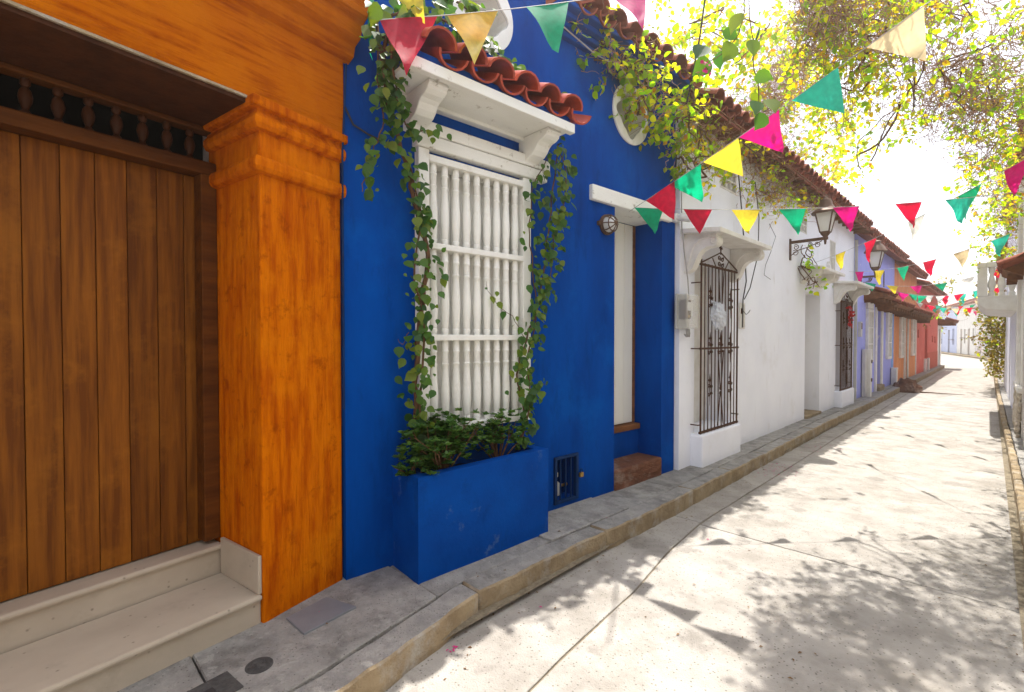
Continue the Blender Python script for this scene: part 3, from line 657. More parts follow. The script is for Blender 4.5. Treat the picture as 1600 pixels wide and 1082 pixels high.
# second door recess with a smaller shelf on a single curved console, little niche above
box('house_door', M_beige, wh, -.41, -.37, D2[0] - .02, D2[1] + .02, .05, 2.52)
box('door_sill', M_curb, wh, -.40, .05, D2[0] + .003, D2[1] - .003, -.04, .06, bevel=.012)
awning(wh, 4.75, 6.45, 2.86, .40)
MB().prism([(0, 2.90), (.33, 2.90), (.31, 2.80), (.22, 2.74), (.10, 2.72), (0, 2.62)], lambda x, z, t: (x, t, z), 5.95, 6.35).build('bracket', M_mould, wh, bevel=.01)
MB().prism([(0, 2.90), (.33, 2.90), (.31, 2.80), (.22, 2.74), (.10, 2.72), (0, 2.62)], lambda x, z, t: (x, t, z), 4.8, 5.1).build('bracket', M_mould, wh, bevel=.01)
mb = MB(); mb.prism([(-.10, 0), (.10, 0), (.10, .08), (.06, .10), (.05, .17), (.025, .20), (.02, .25), (-.02, .25), (-.025, .20), (-.05, .17), (-.06, .10), (-.10, .08)], lambda x, z, t: (t, 6.75 + x, 3.0 + z), .002, .07)
mb.build('wall_finial', M_mould, wh, bevel=.006)
# utility recess by the first grille
un = empty('utility_recess'); un.parent = wh
o_, s_, z_ = FW.px(1158, 495)
for (s0, s1, z0, z1) in ((-.10, -.075, -.18, .2), (.075, .10, -.18, .2), (-.075, .075, .175, .2), (-.075, .075, -.18, -.155)): box('recess_frame', M_mould, un, .001, .022, s_ + s0, s_ + s1, z_ + z0, z_ + z1, bevel=.003)
box('recess_back', M_white2, un, .001, .006, s_ - .075, s_ + .075, z_ - .155, z_ + .175); box('switch', M_iron, un, .006, .02, s_ - .03, s_ + .03, z_ + .04, z_ + .12)

# ================================================================== lavender, light orange, coral and end houses further down the street
def narrow_window(parent, s0, s1, z0, z1, bars=3):
    wn = empty('window'); wn.parent = parent
    box('window_back', M_shutter, wn, -.16, -.13, s0, s1, z0, z1)
    for (a, b, c, d) in ((s0 - .05, s0 + .03, z0 - .05, z1 + .05), (s1 - .03, s1 + .05, z0 - .05, z1 + .05), (s0 + .03, s1 - .03, z1 - .03, z1 + .05), (s0 + .03, s1 - .03, z0 - .05, z0 + .03)): box('frame', M_mould, wn, -.1, .07, a, b, c, d, bevel=.005)
    for k in range(2): box('rail', M_mould, wn, -.03, .06, s0 + .03, s1 - .03, z0 + (z1 - z0) * (k + 1) / 3 - .02, z0 + (z1 - z0) * (k + 1) / 3 + .02)
    n = max(3, int((s1 - s0) / .13))
    for i in range(n): MB().tube([(.015, s0 + (s1 - s0) * (i + .7) / (n + .4), z0 + .03), (.015, s0 + (s1 - s0) * (i + .7) / (n + .4), z1 - .03)], .018, 6).build('baluster', M_mould, wn, True)
    box('header', M_mould, wn, -.02, .06, s0 - .08, s1 + .08, z1 + .06, z1 + .26, bevel=.008)
    return wn
def tiled_canopy(parent, s0, s1, z, O):
    c = empty('tiled_canopy'); c.parent = parent
    MB().prism([(0, z - .12), (O - .12, z - .05), (O - .04, z), (O - .04, z + .04), (0, z + .24)], lambda x, zz, t: (x, t, zz), s0, s1).build('bed', M_timber, c)
    for i in range(int((s1 - s0) / .5) + 1): MB().box(0, O - .1, s0 + .05 + i * .5, s0 + .13 + i * .5, z - .16, z - .06).build('rafter', M_timber, c)
    tile_row(c, s0 - .02, s1 + .02, O, z + .03, R(22), .225); return c
FL = Frame((-2.5, 15.0), (-2.09, 38.2))
lh = empty('lavender_house', FL.w(0, -.03, 0), FL.rz, 'lavender house with peeling paint and white window beyond the white house', 'house')
wall_mesh('wall', M_lav, lh, .0, 6.22, -.05, 4.3, [(1.52, 2.2, .95, 2.35), (2.95, 3.75, -.02, 2.45), (4.7, 5.35, .95, 2.4)], .4)
narrow_window(lh, 1.52, 2.2, .95, 2.35); narrow_window(lh, 4.7, 5.35, .95, 2.4)
box('house_door', M_beige, lh, -.3, -.26, 2.9, 3.8, .1, 2.45); box('door_surround', M_mould, lh, -.05, .05, 2.78, 2.945, -.04, 2.5, bevel=.01); box('door_surround', M_mould, lh, -.05, .05, 3.755, 3.92, -.04, 2.5, bevel=.01)
box('door_sill', M_curb, lh, -.26, .12, 2.95, 3.75, -.04, .16, bevel=.01)
tiled_canopy(lh, 1.2, 2.55, 2.72, .55); tiled_canopy(lh, 2.8, 6.2, 2.56, .55)
box('corner_strip', M_sky_blue, lh, -.02, .006, 5.75, 6.2, -.04, 2.45)
box('gutter_pipe', M_plastic, lh, .0, .06, .02, .08, 0, 4.1); box('slot_window', M_iron, lh, -.01, .01, 4.1, 4.25, 3.2, 3.7)
roof_body(lh, 0, 6.22, .38, 4.22); house_body(lh, M_lav, 0, 6.22, 4.3, ridge=4.9)
box('wall_box', M_shutter, lh, .0, .07, .50, .68, 1.62, 2.02, bevel=.006); box('wall_box_window', M_timber, lh, .07, .075, .535, .645, 1.82, 1.98)
of = empty('faded_orange_house', FL.w(0, 6.2, 0), FL.rz, 'faded light orange house between the lavender and the coral one', 'house')
wall_mesh('wall', M_ora2, of, .0, 5.78, -.05, 4.25, [(1.25, 1.9, .9, 2.35), (2.5, 3.2, -.02, 2.4), (4.25, 4.95, .9, 2.35)], .4)
narrow_window(of, 1.25, 1.9, .9, 2.35); narrow_window(of, 4.25, 4.95, .9, 2.35)
box('house_door', M_shutter, of, -.25, -.2, 2.45, 3.25, .05, 2.4); box('door_surround', M_mould, of, -.05, .05, 2.38, 2.495, -.04, 2.45); box('door_surround', M_mould, of, -.05, .05, 3.205, 3.32, -.04, 2.45)
tiled_canopy(of, .1, 5.7, 2.50, .55); roof_body(of, 0, 5.78, .38, 4.12, m=M_terra); house_body(of, M_ora2, 0, 5.78, 4.2, ridge=4.8)
box('pilaster', M_mould, of, -.02, .03, 5.62, 5.775, -.04, 2.4)
rh = empty('coral_house', FL.w(0, 12.0, 0), FL.rz, 'coral red house with dark doorway near the bend of the street', 'house')
wall_mesh('wall', M_red2, rh, .0, 9.2, -.05, 3.9, [(3.2, 4.2, -.02, 2.2), (6.2, 6.8, 1.35, 1.7), (7.5, 8.1, 1.3, 1.65), (.5, .95, 1.6, 1.95)], .4)
box('dado', M_redlow, rh, -.02, .012, 4.3, 9.195, -.04, .85)
box('house_door', M_timber, rh, -.35, -.3, 3.1, 4.3, 0, 2.3)
for (a, b, c, d) in ((6.2, 6.8, 1.35, 1.7), (7.5, 8.1, 1.3, 1.65), (.5, .95, 1.6, 1.95)): box('window_pane', M_timber, rh, -.3, -.26, a, b, c, d)
box('door_post', M_mould, rh, .0, .08, 2.9, 3.15, -.04, .6); box('door_post', M_mould, rh, .0, .08, 4.25, 4.5, -.04, .6)
tiled_canopy(rh, .05, 1.3, 2.4, .45); roof_body(rh, 0, 9.2, .38, 3.85); house_body(rh, M_red2, 0, 9.2, 3.9, ridge=4.7)
eh = empty('end_house', FL.w(0, 21.2, 0), FL.rz, 'narrow white end house with timber door after the coral wall', 'house')
wall_mesh('wall', M_white2, eh, .0, 2.1, -.05, 2.55, [(.7, 1.5, -.02, 2.1)], .4); box('house_door', M_timber, eh, -.3, -.26, .65, 1.55, 0, 2.12)
tiled_canopy(eh, -.1, 2.2, 2.45, .75); house_body(eh, M_white2, 0, 2.1, 2.6)

# far houses round the bend
FF = Frame((-4.0, 72), (-.2, 53.5))
def far_house(name, s0, s1, h, m, label, doors, wins):
    o = empty(name, FF.w(-.6, s0, ROAD_Z), FF.rz, label, 'house'); W_ = s1 - s0
    wall_mesh('wall', m, o, 0, W_, 0, h, doors + wins, .3)
    for (a, b, c, d) in doors: box('house_door', M_timber, o, -.25, -.2, a - .05, b + .05, 0, d + .05)
    for (a, b, c, d) in wins:
        box('window', M_shutter, o, -.22, -.18, a - .05, b + .05, c - .05, d + .05)
        box('balcony_rail', M_iron, o, .02, .3, a - .15, b + .15, c + .5, c + .55)
    MB().prism([(.35, h), (-2.2, h + .9), (-4.5, h), (-4.5, h - .1), (.35, h - .1)], lambda x, z, t: (x, t, z), 0, W_).build('roof', M_terra, o)
    box('rear_wall', m, o, -4.5, -.55, .01, W_ - .01, 0, h - .12)
    return o
far_house('far_house', 12.1, 24, 4.4, mat('mural_wall', (.80, .72, .64), (.55, .58, .66), 1.1, rough=.9, bump=.1, c3=(.70, .38, .32), c3amt=.7, c3scale=.9), 'distant house with a mottled pink and blue painted wall at the bend', [], [])
far_house('far_house', 4.6, 12.0, 5.0, M_white2, 'distant white house with narrow doors at the street bend', [(1.6, 2.3, 0.02, 2.6), (4.6, 5.4, .02, 2.6)], [(3.1, 3.7, 1.2, 2.6), (6.4, 7.0, 1.2, 2.6)])
far_house('far_house', -9, 4.5, 5.2, mat('pale_blue_wall', (.55, .60, .78), (.5, .55, .74), 2, rough=.9, bump=.1), 'distant pale blue house, last one before the coral house hides the street', [(9.2, 10.2, .02, 2.6)], [(5, 6, 1.0, 2.7), (11.4, 12.4, 1.0, 2.7)])

# ================================================================== houses on the right
class RFrame(Frame):
    pass
FR = Frame((.37, 13.15), (.36, 8.6))          # runs towards the viewer, faces the road
rn = empty('cream_house', FR.p, FR.rz, 'cream plastered house on rubble stone base at the right edge', 'house')
wall_mesh('wall', M_white2, rn, 0, 4.5, -.05, 4.4, [(.35, .75, .75, 2.55), (2.0, 2.7, -.02, 2.5)], .35)
box('window_back', M_beige, rn, -.2, -.16, .3, .8, .7, 2.6); box('house_door', M_timber, rn, -.25, -.2, 1.95, 2.75, 0, 2.55)
box('pilaster', M_mould, rn, -.02, .05, .82, 1.1, .78, 4.3, bevel=.01); box('base_ledge', M_mould, rn, -.02, .06, .0, 1.95, .70, .79, bevel=.02)
box('rear_wall', M_white2, rn, -4, -.36, .01, 4.49, -.1, 4.35); roof_body(rn, 0, 4.5, .10, 4.38, ridge_o=-2, back=-4)
tiled_canopy(rn, .45, 1.9, 2.72, .28)
wall_mesh('unseen_opposite_wall', M_white2, rn, 4.52, 21.5, -.05, 4.5, [(8.2, 9.2, -.02, 2.4), (13, 14, .8, 2.3)], .35, front=-.62)  # unseen house wall opposite, added to block sky light on the left fronts
box('side_door', M_timber, rn, -.9, -.85, 8.15, 9.25, 0, 2.45); box('side_window', M_shutter, rn, -.9, -.85, 12.95, 14.05, .75, 2.35)
mb = MB(); rs = random.Random(5)
for i in range(260):
    s = rs.uniform(0, 1.95); z = rs.uniform(0, .68); r = rs.uniform(.035, .075); out = .02 + .05 * (1 - z / .7)
    bmv = []
    n1, n2 = 5, 7
    for a in range(n1):
        for k in range(n2):
            th = math.pi * (a + .5) / n1; ph = 2 * math.pi * k / n2; q = r * rs.uniform(.8, 1.15)
            bmv.append((out * .5 + q * .6 * math.sin(th) * math.cos(ph), s + q * 1.2 * math.sin(th) * math.sin(ph), z + q * math.cos(th)))
    mb.add(bmv, [(a * n2 + k, a * n2 + (k + 1) % n2, (a + 1) * n2 + (k + 1) % n2, (a + 1) * n2 + k) for a in range(n1 - 1) for k in range(n2)] + [tuple(range(n2)), tuple((n1 - 1) * n2 + k for k in range(n2))])
tag(mb.build('rubble_stones', M_stone, rn), kind='stuff')
FR2 = Frame((.34, 20.5), (.36, 13.2))
rb = empty('balcony_house', FR2.p, FR2.rz, 'white two storey house with balustraded balcony on the right side', 'house')
wall_mesh('wall', M_white, rb, 0, 7.28, -.05, 4.9, [(6.2, 6.9, .8, 2.1), (2.6, 3.4, -.02, 2.2)], .35)
box('window_back', M_shutter, rb, -.2, -.16, 6.15, 6.95, .75, 2.15); box('house_door', M_timber, rb, -.25, -.2, 2.5, 3.5, 0, 2.25); box('rear_wall', M_white, rb, -4, -.36, .01, 7.27, -.1, 4.85)
roof_body(rb, 0, 7.28, .12, 4.88, ridge_o=-2, back=-4)
bal = empty('balcony'); bal.parent = rb
B0, B1, BO = 3.2, 7.15, .56
MB().prism([(0, 2.10), (BO - .12, 2.16), (BO, 2.26), (BO, 2.42), (0, 2.42)], lambda x, z, t: (x, t, z), B0, B1).build('slab', M_mould, bal, bevel=.02)
box('handrail', M_mould, bal, BO - .13, BO + .01, B0, B1, 2.98, 3.08, bevel=.012); box('handrail', M_mould, bal, 0, BO - .131, B1 - .13, B1 + .01, 2.98, 3.08, bevel=.012)
for s in (B0 + .07, B1 - .06, (B0 + B1) / 2): box('pedestal', M_mould, bal, BO - .14, BO + .005, s - .07, s + .07, 2.42, 2.98)
bp = MB().lathe([(.05, 0), (.05, .05), (.03, .08), (.06, .2), (.055, .26), (.028, .42), (.045, .48), (.05, .5), (.05, .56)], 10).mesh('baluster', M_mould, True)
for i in range(17): link('baluster', bp, bal, (BO - .065, B0 + .25 + i * .21, 2.42))
for i in range(3): link('baluster', bp, bal, (.08 + i * .14, B1 - .065, 2.42))
FR3 = Frame((.42, 47.0), (.33, 20.6))
rfa = empty('plain_white_house', FR3.p, FR3.rz, 'plain white house behind the yellow green bush on the right', 'house')
wall_mesh('wall', M_white, rfa, 0, 26.3, -.2, 4.6, [(20, 21, 1.0, 2.3), (10, 11, 1, 2.4)], .35); box('window', M_shutter, rfa, -.2, -.16, 19.9, 21.1, .9, 2.4); box('window', M_shutter, rfa, -.2, -.16, 9.9, 11.1, .9, 2.5)
box('rear_wall', M_white, rfa, -4, -.36, .01, 26.29, -.2, 4.55); roof_body(rfa, 0, 26.3, .3, 4.6, ridge_o=-2, back=-4, tiles=False)
tw = empty('pale_tower_block', (2.2, 30, 0), 0, 'pale upper storey of a taller building rising behind the balcony', 'building')
box('wall', M_white2, tw, -1.7, 3, -2, 8, 4.7, 8.6); box('cornice', M_mould, tw, -1.82, 3, -2.1, 8.1, 8.6, 8.8); box('window', M_shutter, tw, -1.72, -1.69, 1, 2, 6, 7.6); box('window', M_shutter, tw, -1.72, -1.69, 4, 5, 6, 7.6)

# ================================================================== street lamps, lamps, meters, cables
def catenary(a, b, sag, n=16):
    a = Vector(a); b = Vector(b); return [a.lerp(b, i / n) - up * (sag * 4 * (i / n) * (1 - i / n)) for i in range(n + 1)]
def lantern(parent, c, sc_=1.0, bell=True):
    x, y, z = c
    b0, b1, H = .055 * sc_, .105 * sc_, .27 * sc_
    cor = [(-1, -1), (1, -1), (1, 1), (-1, 1)]
    for k in range(4):
        p, q = cor[k], cor[(k + 1) % 4]; t = .004
        MB().quad((x + p[0] * b0, y + p[1] * b0, z), (x + q[0] * b0, y + q[1] * b0, z), (x + q[0] * b1, y + q[1] * b1, z + H), (x + p[0] * b1, y + p[1] * b1, z + H)).build('glass_pane', M_pane, parent)
        MB().tube([(x + p[0] * b0, y + p[1] * b0, z), (x + p[0] * b1, y + p[1] * b1, z + H)], .010 * sc_, 5).build('lantern_frame', M_lampiron, parent)
    mb = MB()
    for zz, bb in ((z, b0), (z + H, b1)):
        mb.tube([(x + p[0] * bb, y + p[1] * bb, zz) for p in cor + cor[:1]], .010 * sc_, 5)
    mb.build('lantern_rim', M_lampiron, parent)
    if bell: pr = [(.17, -.01), (.175, .01), (.15, .03), (.115, .06), (.085, .11), (.075, .16), (.06, .19), (.03, .20), (.02, .23), (.0, .24)]
    else: pr = [(.165, -.01), (.17, .005), (.115, .10), (.075, .135), (.07, .165), (.085, .17), (.05, .195), (.0, .2)]
    MB().lathe([(r * sc_, zz * sc_) for r, zz in pr], 20 if bell else 8, (x, y, z + H)).build('lantern_cap', M_lampiron, parent, True)
    MB().lathe([(.012 * sc_, -.17 * sc_), (.02 * sc_, -.10 * sc_), (.03 * sc_, -.06 * sc_), (.062 * sc_, -.02 * sc_), (.066 * sc_, .0)], 10, (x, y, z)).build('lantern_base', M_lampiron, parent, True)
    MB().lathe([(.012, 0), (.03 * sc_, .04), (.035 * sc_, .09), (.02 * sc_, .13), (.0, .14)], 10, (x, y, z + .02)).build('bulb', M_camwhite, parent, True)
def street_lamp(F, s, z, O, drop, label, bell, sc_=1.0):
    L_ = empty('street_lamp', F.w(0, s, z), F.rz, label, 'street lamp')
    box('wall_plate', M_lampiron, L_, 0, .02, -.035, .035, -.22, .16, bevel=.003)
    MB().box(0, O + .04, -.018, .018, .07, .12).build('arm', M_lampiron, L_, bevel=.003)
    mb = MB(); mb.tube([(.02, 0, -.14), (.12, 0, -.06), (.30, 0, -.02), (O - .05, 0, .06)], .008, 5)
    for c_, r_ in (((.09, -.10), .055), ((.10, .0), .05), ((.32, .02), .04), ((O - .12, .0), .05)): mb.tube([(x, 0, z_) for x, z_ in scroll_path(c_, .012, r_, 0, 8.5, 22)], .007, 5)
    mb.build('scrollwork', M_lampiron, L_, True)
    lantern(L_, (O, 0, .18 + drop), sc_, bell); 
    MB().tube([(O, 0, .05), (O, 0, .12 + drop)], .012 * sc_, 6).build('stem', M_lampiron, L_, True)
    return L_
o_, s_, z_ = FW.px(1234, 388)
street_lamp(FW, s_, z_, .55, .02, 'black bell capped street lantern on scrolled bracket over the white wall', True, 1.22)
o_, s_, z_ = FL.px(1336, 440)
street_lamp(FL, s_, z_, .42, .13, 'square street lantern with flat stepped cap on bracket by the lavender house', False, 1.45)
# bulkhead lamp by the blue door
o_, s_, z_ = FB.px(946, 352)
bl = empty('bulkhead_lamp', FB.w(0, s_, z_), FB.rz, 'round caged brass bulkhead lamp on the blue wall beside the door', 'wall lamp')
def disc_x(prof, n=18):
    mb = MB(); mb.lathe(prof, n); mb.v = [(z, y, x) for x, y, z in mb.v]; return mb
disc_x([(.10, 0), (.105, .02), (.095, .035), (.085, .035)]).build('base', M_lampiron, bl, True)
disc_x([(.082, .03), (.08, .06), (.065, .10), (.035, .122), (.0, .128)]).build('glass_dome', M_lampglass, bl, True)
for k in range(4):
    t = math.pi * k / 4; pts = [(x, r * math.cos(t), r * math.sin(t)) for x, r in ((.03, .094), (.07, .09), (.11, .062), (.137, .0), (.11, -.062), (.07, -.09), (.03, -.094))]
    MB().tube(pts, .006, 5).build('cage_bar', M_lampiron, bl, True)
for x, r in ((.04, .096), (.095, .075)): MB().tube([(x, r * math.cos(2 * math.pi * i / 20), r * math.sin(2 * math.pi * i / 20)) for i in range(21)], .006, 5).build('cage_ring', M_lampiron, bl, True)
box('hinge', M_lampiron, bl, 0, .03, -.14, -.09, -.02, .02, bevel=.003)
# security camera at the seam of the two houses
o_, s_, z_ = FB.px(1052, 342)
sc_o = empty('security_camera', FB.w(0, s_, z_), FB.rz, 'small white security camera at the seam of blue and white house', 'camera')
box('bracket', M_camwhite, sc_o, 0, .06, -.05, .05, -.05, .05, bevel=.008)
mb = MB().tube([(.05, 0, 0), (.11, .0, 0), (.20, .05, -.02)], [.03, .05, .052], 12); mb.build('body', M_camwhite, sc_o, True, bevel=.004)
MB().lathe([(.022, -.006), (.024, .006), (.0, .01)], 12).build('lens', M_cable, sc_o, True, loc=(.203, .053, -.02), rot=(0, R(90), R(15)))
# electricity meter
o_, s_, z_ = FB.px(1064, 487)
em = empty('electricity_meter', FW.w(0, .03, 1.92), FW.rz, 'clear plastic electricity meter box with cables beside the iron grille', 'meter box')
box('backplate', M_plastic, em, 0, .03, -.15, .17, -.22, .20, bevel=.008)
box('meter', M_iron, em, .03, .11, -.09, .05, -.10, .13, bevel=.012); box('meter_dial', M_camwhite, em, .111, .118, -.07, .03, .0, .10, bevel=.003); box('meter_label', M_brass, em, .111, .116, -.05, .01, -.085, -.05)
box('breaker', M_camwhite, em, .03, .09, .08, .14, -.06, .14, bevel=.006)
box('clear_cover', M_clear, em, .031, .155, -.145, .165, -.215, .195, bevel=.02)
for k in range(3): MB().tube([(.06, .02 + .04 * k, -.21), (.07, .02 + .04 * k, -.27), (.05, .05 + .04 * k, -.31), (.02, .06 + .04 * k, -.28)], .008, 5).build('lead', M_greycable, em, True)
# cables
def cable(label, pts, r=.006, m=None, sag=0):
    if sag: pts = catenary(pts[0], pts[-1], sag)
    b = Vector(pts[-1]); o = empty('cable', b, 0, label, 'cable')
    MB().tube([Vector(p) - b for p in pts], r, 6).build('wire', m or M_cable, o, True); return o
seam = lambda z, o=.03, s=-.03: FW.w(o, s, z)
cable('grey cable running down the seam from eave to electricity meter', [seam(4.3, .06), seam(3.9, .04), seam(3.4), seam(2.9, .04), seam(2.6, .05, .02), seam(2.3, .06, .09), FW.w(.06, .12, 2.10)], .008, M_greycable)
cable('thin black cable dropping from the creeper along the blue house edge', [at_depth(1103, -10, 4.6), at_depth(1093, 60, 4.9), at_depth(1078, 140, 5.3), FB.w(.06, 3.98, 3.92), FB.w(.03, 3.98, 3.2)], .009)
P = lambda u, v, o=.02: FW.w(*FW.px(u, v, o))
cable('dark cable hanging from the roof to the utility recess on white wall', [P(1152, 250, .1), P(1159, 330, .08), P(1164, 400, .05), P(1166, 440, .04), P(1161, 468, .03), P(1160, 512, .03)], .009)
cable('dark cable slanting past the shelf awning to the utility recess', [P(1180, 285, .12), P(1186, 340, .2), P(1184, 400, .3), P(1172, 450, .15), P(1163, 468, .03)], .007)
cable('thin wire looping down the white wall under the street lantern', [P(1202, 350, .1), P(1212, 370, .06), P(1204, 395, .05), P(1196, 415, .04), P(1194, 430, .04), P(1204, 437, .03)], .004)
cable('short wire curling from the white utility recess', [P(1160, 485, .03), P(1166, 492, .06), P(1170, 488, .09), P(1172, 485, .08)], .005)
Q = lambda u, v, o=.015: FB.w(*FB.px(u, v, o))
cable('dark cable sagging down the shaded blue wall beside the orange pillar', [Q(538, 165), Q(552, 195), Q(575, 210), Q(600, 222), Q(625, 230)], .007)
cable('pale cord strung along under the blue eave', [Q(880, 42, .12), Q(930, 85, .12), Q(990, 118, .10), Q(1045, 175, .06)], .006, M_greycable)
cable('grey pipe running up the edge between orange pillar and blue wall', [Q(538, 640, .02), Q(536, 400, .02), Q(535, 240, .03), Q(541, 100, .03)], .006, M_navy)
# plastic bag tied to the grille
bgm = MB(); rs = random.Random(9); n1, n2 = 16, 22; vs = []
for a in range(n1):
    for k in range(n2):
        th = math.pi * (a + .5) / n1; ph = 2 * math.pi * k / n2
        q = 1 + .38 * noise.noise((3 * math.sin(th) * math.cos(ph), 3 * math.sin(th) * math.sin(ph), 3 * math.cos(th))) + .22 * noise.noise((9 * math.sin(th) * math.cos(ph), 9 * math.sin(th) * math.sin(ph), 7 * math.cos(th)))
        wd = .55 + .45 * min(1, a / 6)
        vs.append((.105 * q * wd * math.sin(th) * math.cos(ph), .145 * q * wd * math.sin(th) * math.sin(ph), .19 * q * math.cos(th)))
bgm.add(vs, [(a * n2 + k, a * n2 + (k + 1) % n2, (a + 1) * n2 + (k + 1) % n2, (a + 1) * n2 + k) for a in range(n1 - 1) for k in range(n2)] + [tuple(range(n2)), tuple((n1 - 1) * n2 + k for k in range(n2))])
for i_ in range(len(bgm.v)): bgm.v[i_] = tuple(c * .82 for c in bgm.v[i_])
pb = empty('plastic_bag', P(1123, 495, .21), FW.rz, 'crumpled grey plastic bag tied to the bars of the near iron grille', 'bag')
bgm.build('film', M_bag, pb); MB().tube([(-.10, 0, .20), (-.05, .02, .17), (0, 0, .14)], [.012, .02, .035], 7).build('knot', M_bag, pb)
# wreath of red flowers on the further grille
wr = empty('flower_wreath', FW.w(.14, 8.35, 2.15), FW.rz, 'bunch of red flowers tied to the further iron grille', 'flowers')
mb = MB(); rs = random.Random(2)
for i in range(60):
    c_ = Vector((rs.gauss(0, .03), rs.gauss(0, .10), rs.gauss(0, .12))); r_ = rs.uniform(.02, .04); v1 = Vector((rs.gauss(0, 1), rs.gauss(0, 1), rs.gauss(0, 1))).normalized(); v2 = v1.orthogonal().normalized()
    mb.add([c_ + v1 * r_, c_ + v2 * r_, c_ - v1 * r_, c_ - v2 * r_ + v1.cross(v2) * .02], [(0, 1, 2, 3)])
mb.build('petals', mat('red_petal', (.55, .015, .02), (.40, .01, .015), 20, rough=.6, bump=0), wr)['kind'] = 'stuff'
# post leaning by the lavender house, wall stub
pp = empty('meter_post', FL.w(.08, 1.12, 0), FL.rz, 'mottled pale service post with dark plates against the lavender wall', 'post')
box('post', M_mould, pp, 0, .10, 0, .20, -.02, 1.28, bevel=.01); box('side_plate', M_shutter, pp, -.06, .02, -.22, -.02, .0, 1.28, bevel=.006)
for z in (.45, .95): MB().lathe([(.05, 0), (.05, .02), (0, .03)], 10).build('dial', M_iron, pp, loc=(.10, .1, z), rot=(0, R(90), 0))
ss = empty('boundary_stub', FL.w(.02, 5.55, 0), FL.rz, 'short white painted stub at the corner of lavender and orange house', 'stub')
box('block', M_mould, ss, 0, .16, 0, .22, -.02, .55, bevel=.02); box('cap', M_mould, ss, -.01, .17, -.01, .23, .55, .58, bevel=.008)
# brown heap by the kerb, with dragged palm frond
hp = empty('debris_sack', (-1.93, 20.1, ROAD_Z), 0, 'brown sack of debris slumped on the road by the kerb', 'sack')
mb = MB(); n1, n2 = 10, 20; vs = []
for a in range(n1 + 1):
    for k in range(n2):
        th = math.pi / 2 * a / n1; ph = 2 * math.pi * k / n2; q = 1 + .35 * noise.noise((2.2 * math.cos(ph) * math.cos(th), 2.2 * math.sin(ph) * math.cos(th), 2 * th))
        vs.append((.36 * q * math.cos(th) * math.cos(ph), .32 * q * math.cos(th) * math.sin(ph), .40 * q * math.sin(th) ** .8 if a else 0))
mb.add(vs, [(a * n2 + k, a * n2 + (k + 1) % n2, (a + 1) * n2 + (k + 1) % n2, (a + 1) * n2 + k) for a in range(n1) for k in range(n2)]).build('cloth', M_sackm, hp, True)
MB().tube([(.15, -.05, .02), (.7, -.1, .03), (1.4, -.05, .02)], [.03, .015, .005], 6).build('stick', M_bark, hp, True)
# covers in the pavement
mc = empty('round_cover', on_ground(405, 1042) + up * .004, 0, 'round cast iron cover set in the pavement before the orange house', 'cover')
MB().lathe([(.062, -.02), (.062, .004), (.058, .007), (.0, .007)], 28).build('disc', M_castiron, mc, True)
mb = MB()
for r_ in (.018, .034, .05): mb.tube([(r_ * math.cos(t / 24 * 2 * math.pi), r_ * math.sin(t / 24 * 2 * math.pi), .007) for t in range(25)], .0022, 4)
mb.build('raised_ring', M_castiron, mc)
cps = [on_ground(u, v, .006) for u, v in ((447, 968), (510, 935), (557, 950), (475, 993))]
sp_ = empty('steel_cover', cps[0], 0, 'grey steel plate cover lying at the foot of the orange pillar', 'cover')
MB().prism([((p - cps[0]).x, (p - cps[0]).y) for p in cps], lambda x, y, t: (x, y, t), -.012, .010).build('plate', M_steel, sp_, bevel=.003)
c0 = on_ground(335, 1080, .004)
sq = empty('square_cover', c0, R(8), 'square dark iron cover at the bottom edge of the pavement', 'cover')
box('plate', M_castiron, sq, -.085, .085, -.13, .09, -.012, .008, bevel=.003); box('keyhole', M_cable, sq, -.02, .02, -.06, .0, .008, .0095)

# ================================================================== bunting
rf_ = random.Random(21)
def flag(parent, A, B, tip, m, rip=.02, base=Vector((0, 0, 0))):
    mb = MB(); vs = []; fs = []; n = 7; idx = []
    nrm = (B - A).cross(tip - A).normalized(); ph = rf_.random() * 6; ph2 = rf_.random() * 6
    for k in range(n + 1):
        t = k / n; row = []; m_ = max(1, round((1 - t) * 6))
        a = A.lerp(tip, t); b = B.lerp(tip, t)
        if k == n: row = [len(vs)]; vs.append(tip - base)
        else:
            for j in range(m_ + 1):
                q = j / m_; p = a.lerp(b, q); wv = (t * .9 + .15) * rip
                row.append(len(vs)); vs.append(p + nrm * wv * (math.sin(q * 5 + ph + t * 3) + .6 * math.sin(t * 7 + ph2)) - base)
        idx.append(row)
    for r0, r1 in zip(idx, idx[1:]):
        i = j = 0
        while i < len(r0) - 1 or j < len(r1) - 1:
            if j >= len(r1) - 1 or (i < len(r0) - 1 and (i + 1) / (len(r0) - 1) <= (j + 1) / max(1, len(r1) - 1)): fs.append((r0[i], r0[i + 1], r1[j])); i += 1
            else: fs.append((r0[i], r1[j + 1], r1[j])); j += 1
    me = bpy.data.meshes.new('flag'); me.from_pydata([tuple(v) for v in vs], [], fs); me.materials.append(m)
    me.polygons.foreach_set('use_smooth', [True] * len(me.polygons))
    return link('flag', me, parent)
CYC = ['green', 'red', 'yellow', 'teal', 'pink', 'cream', 'green', 'red', 'white']
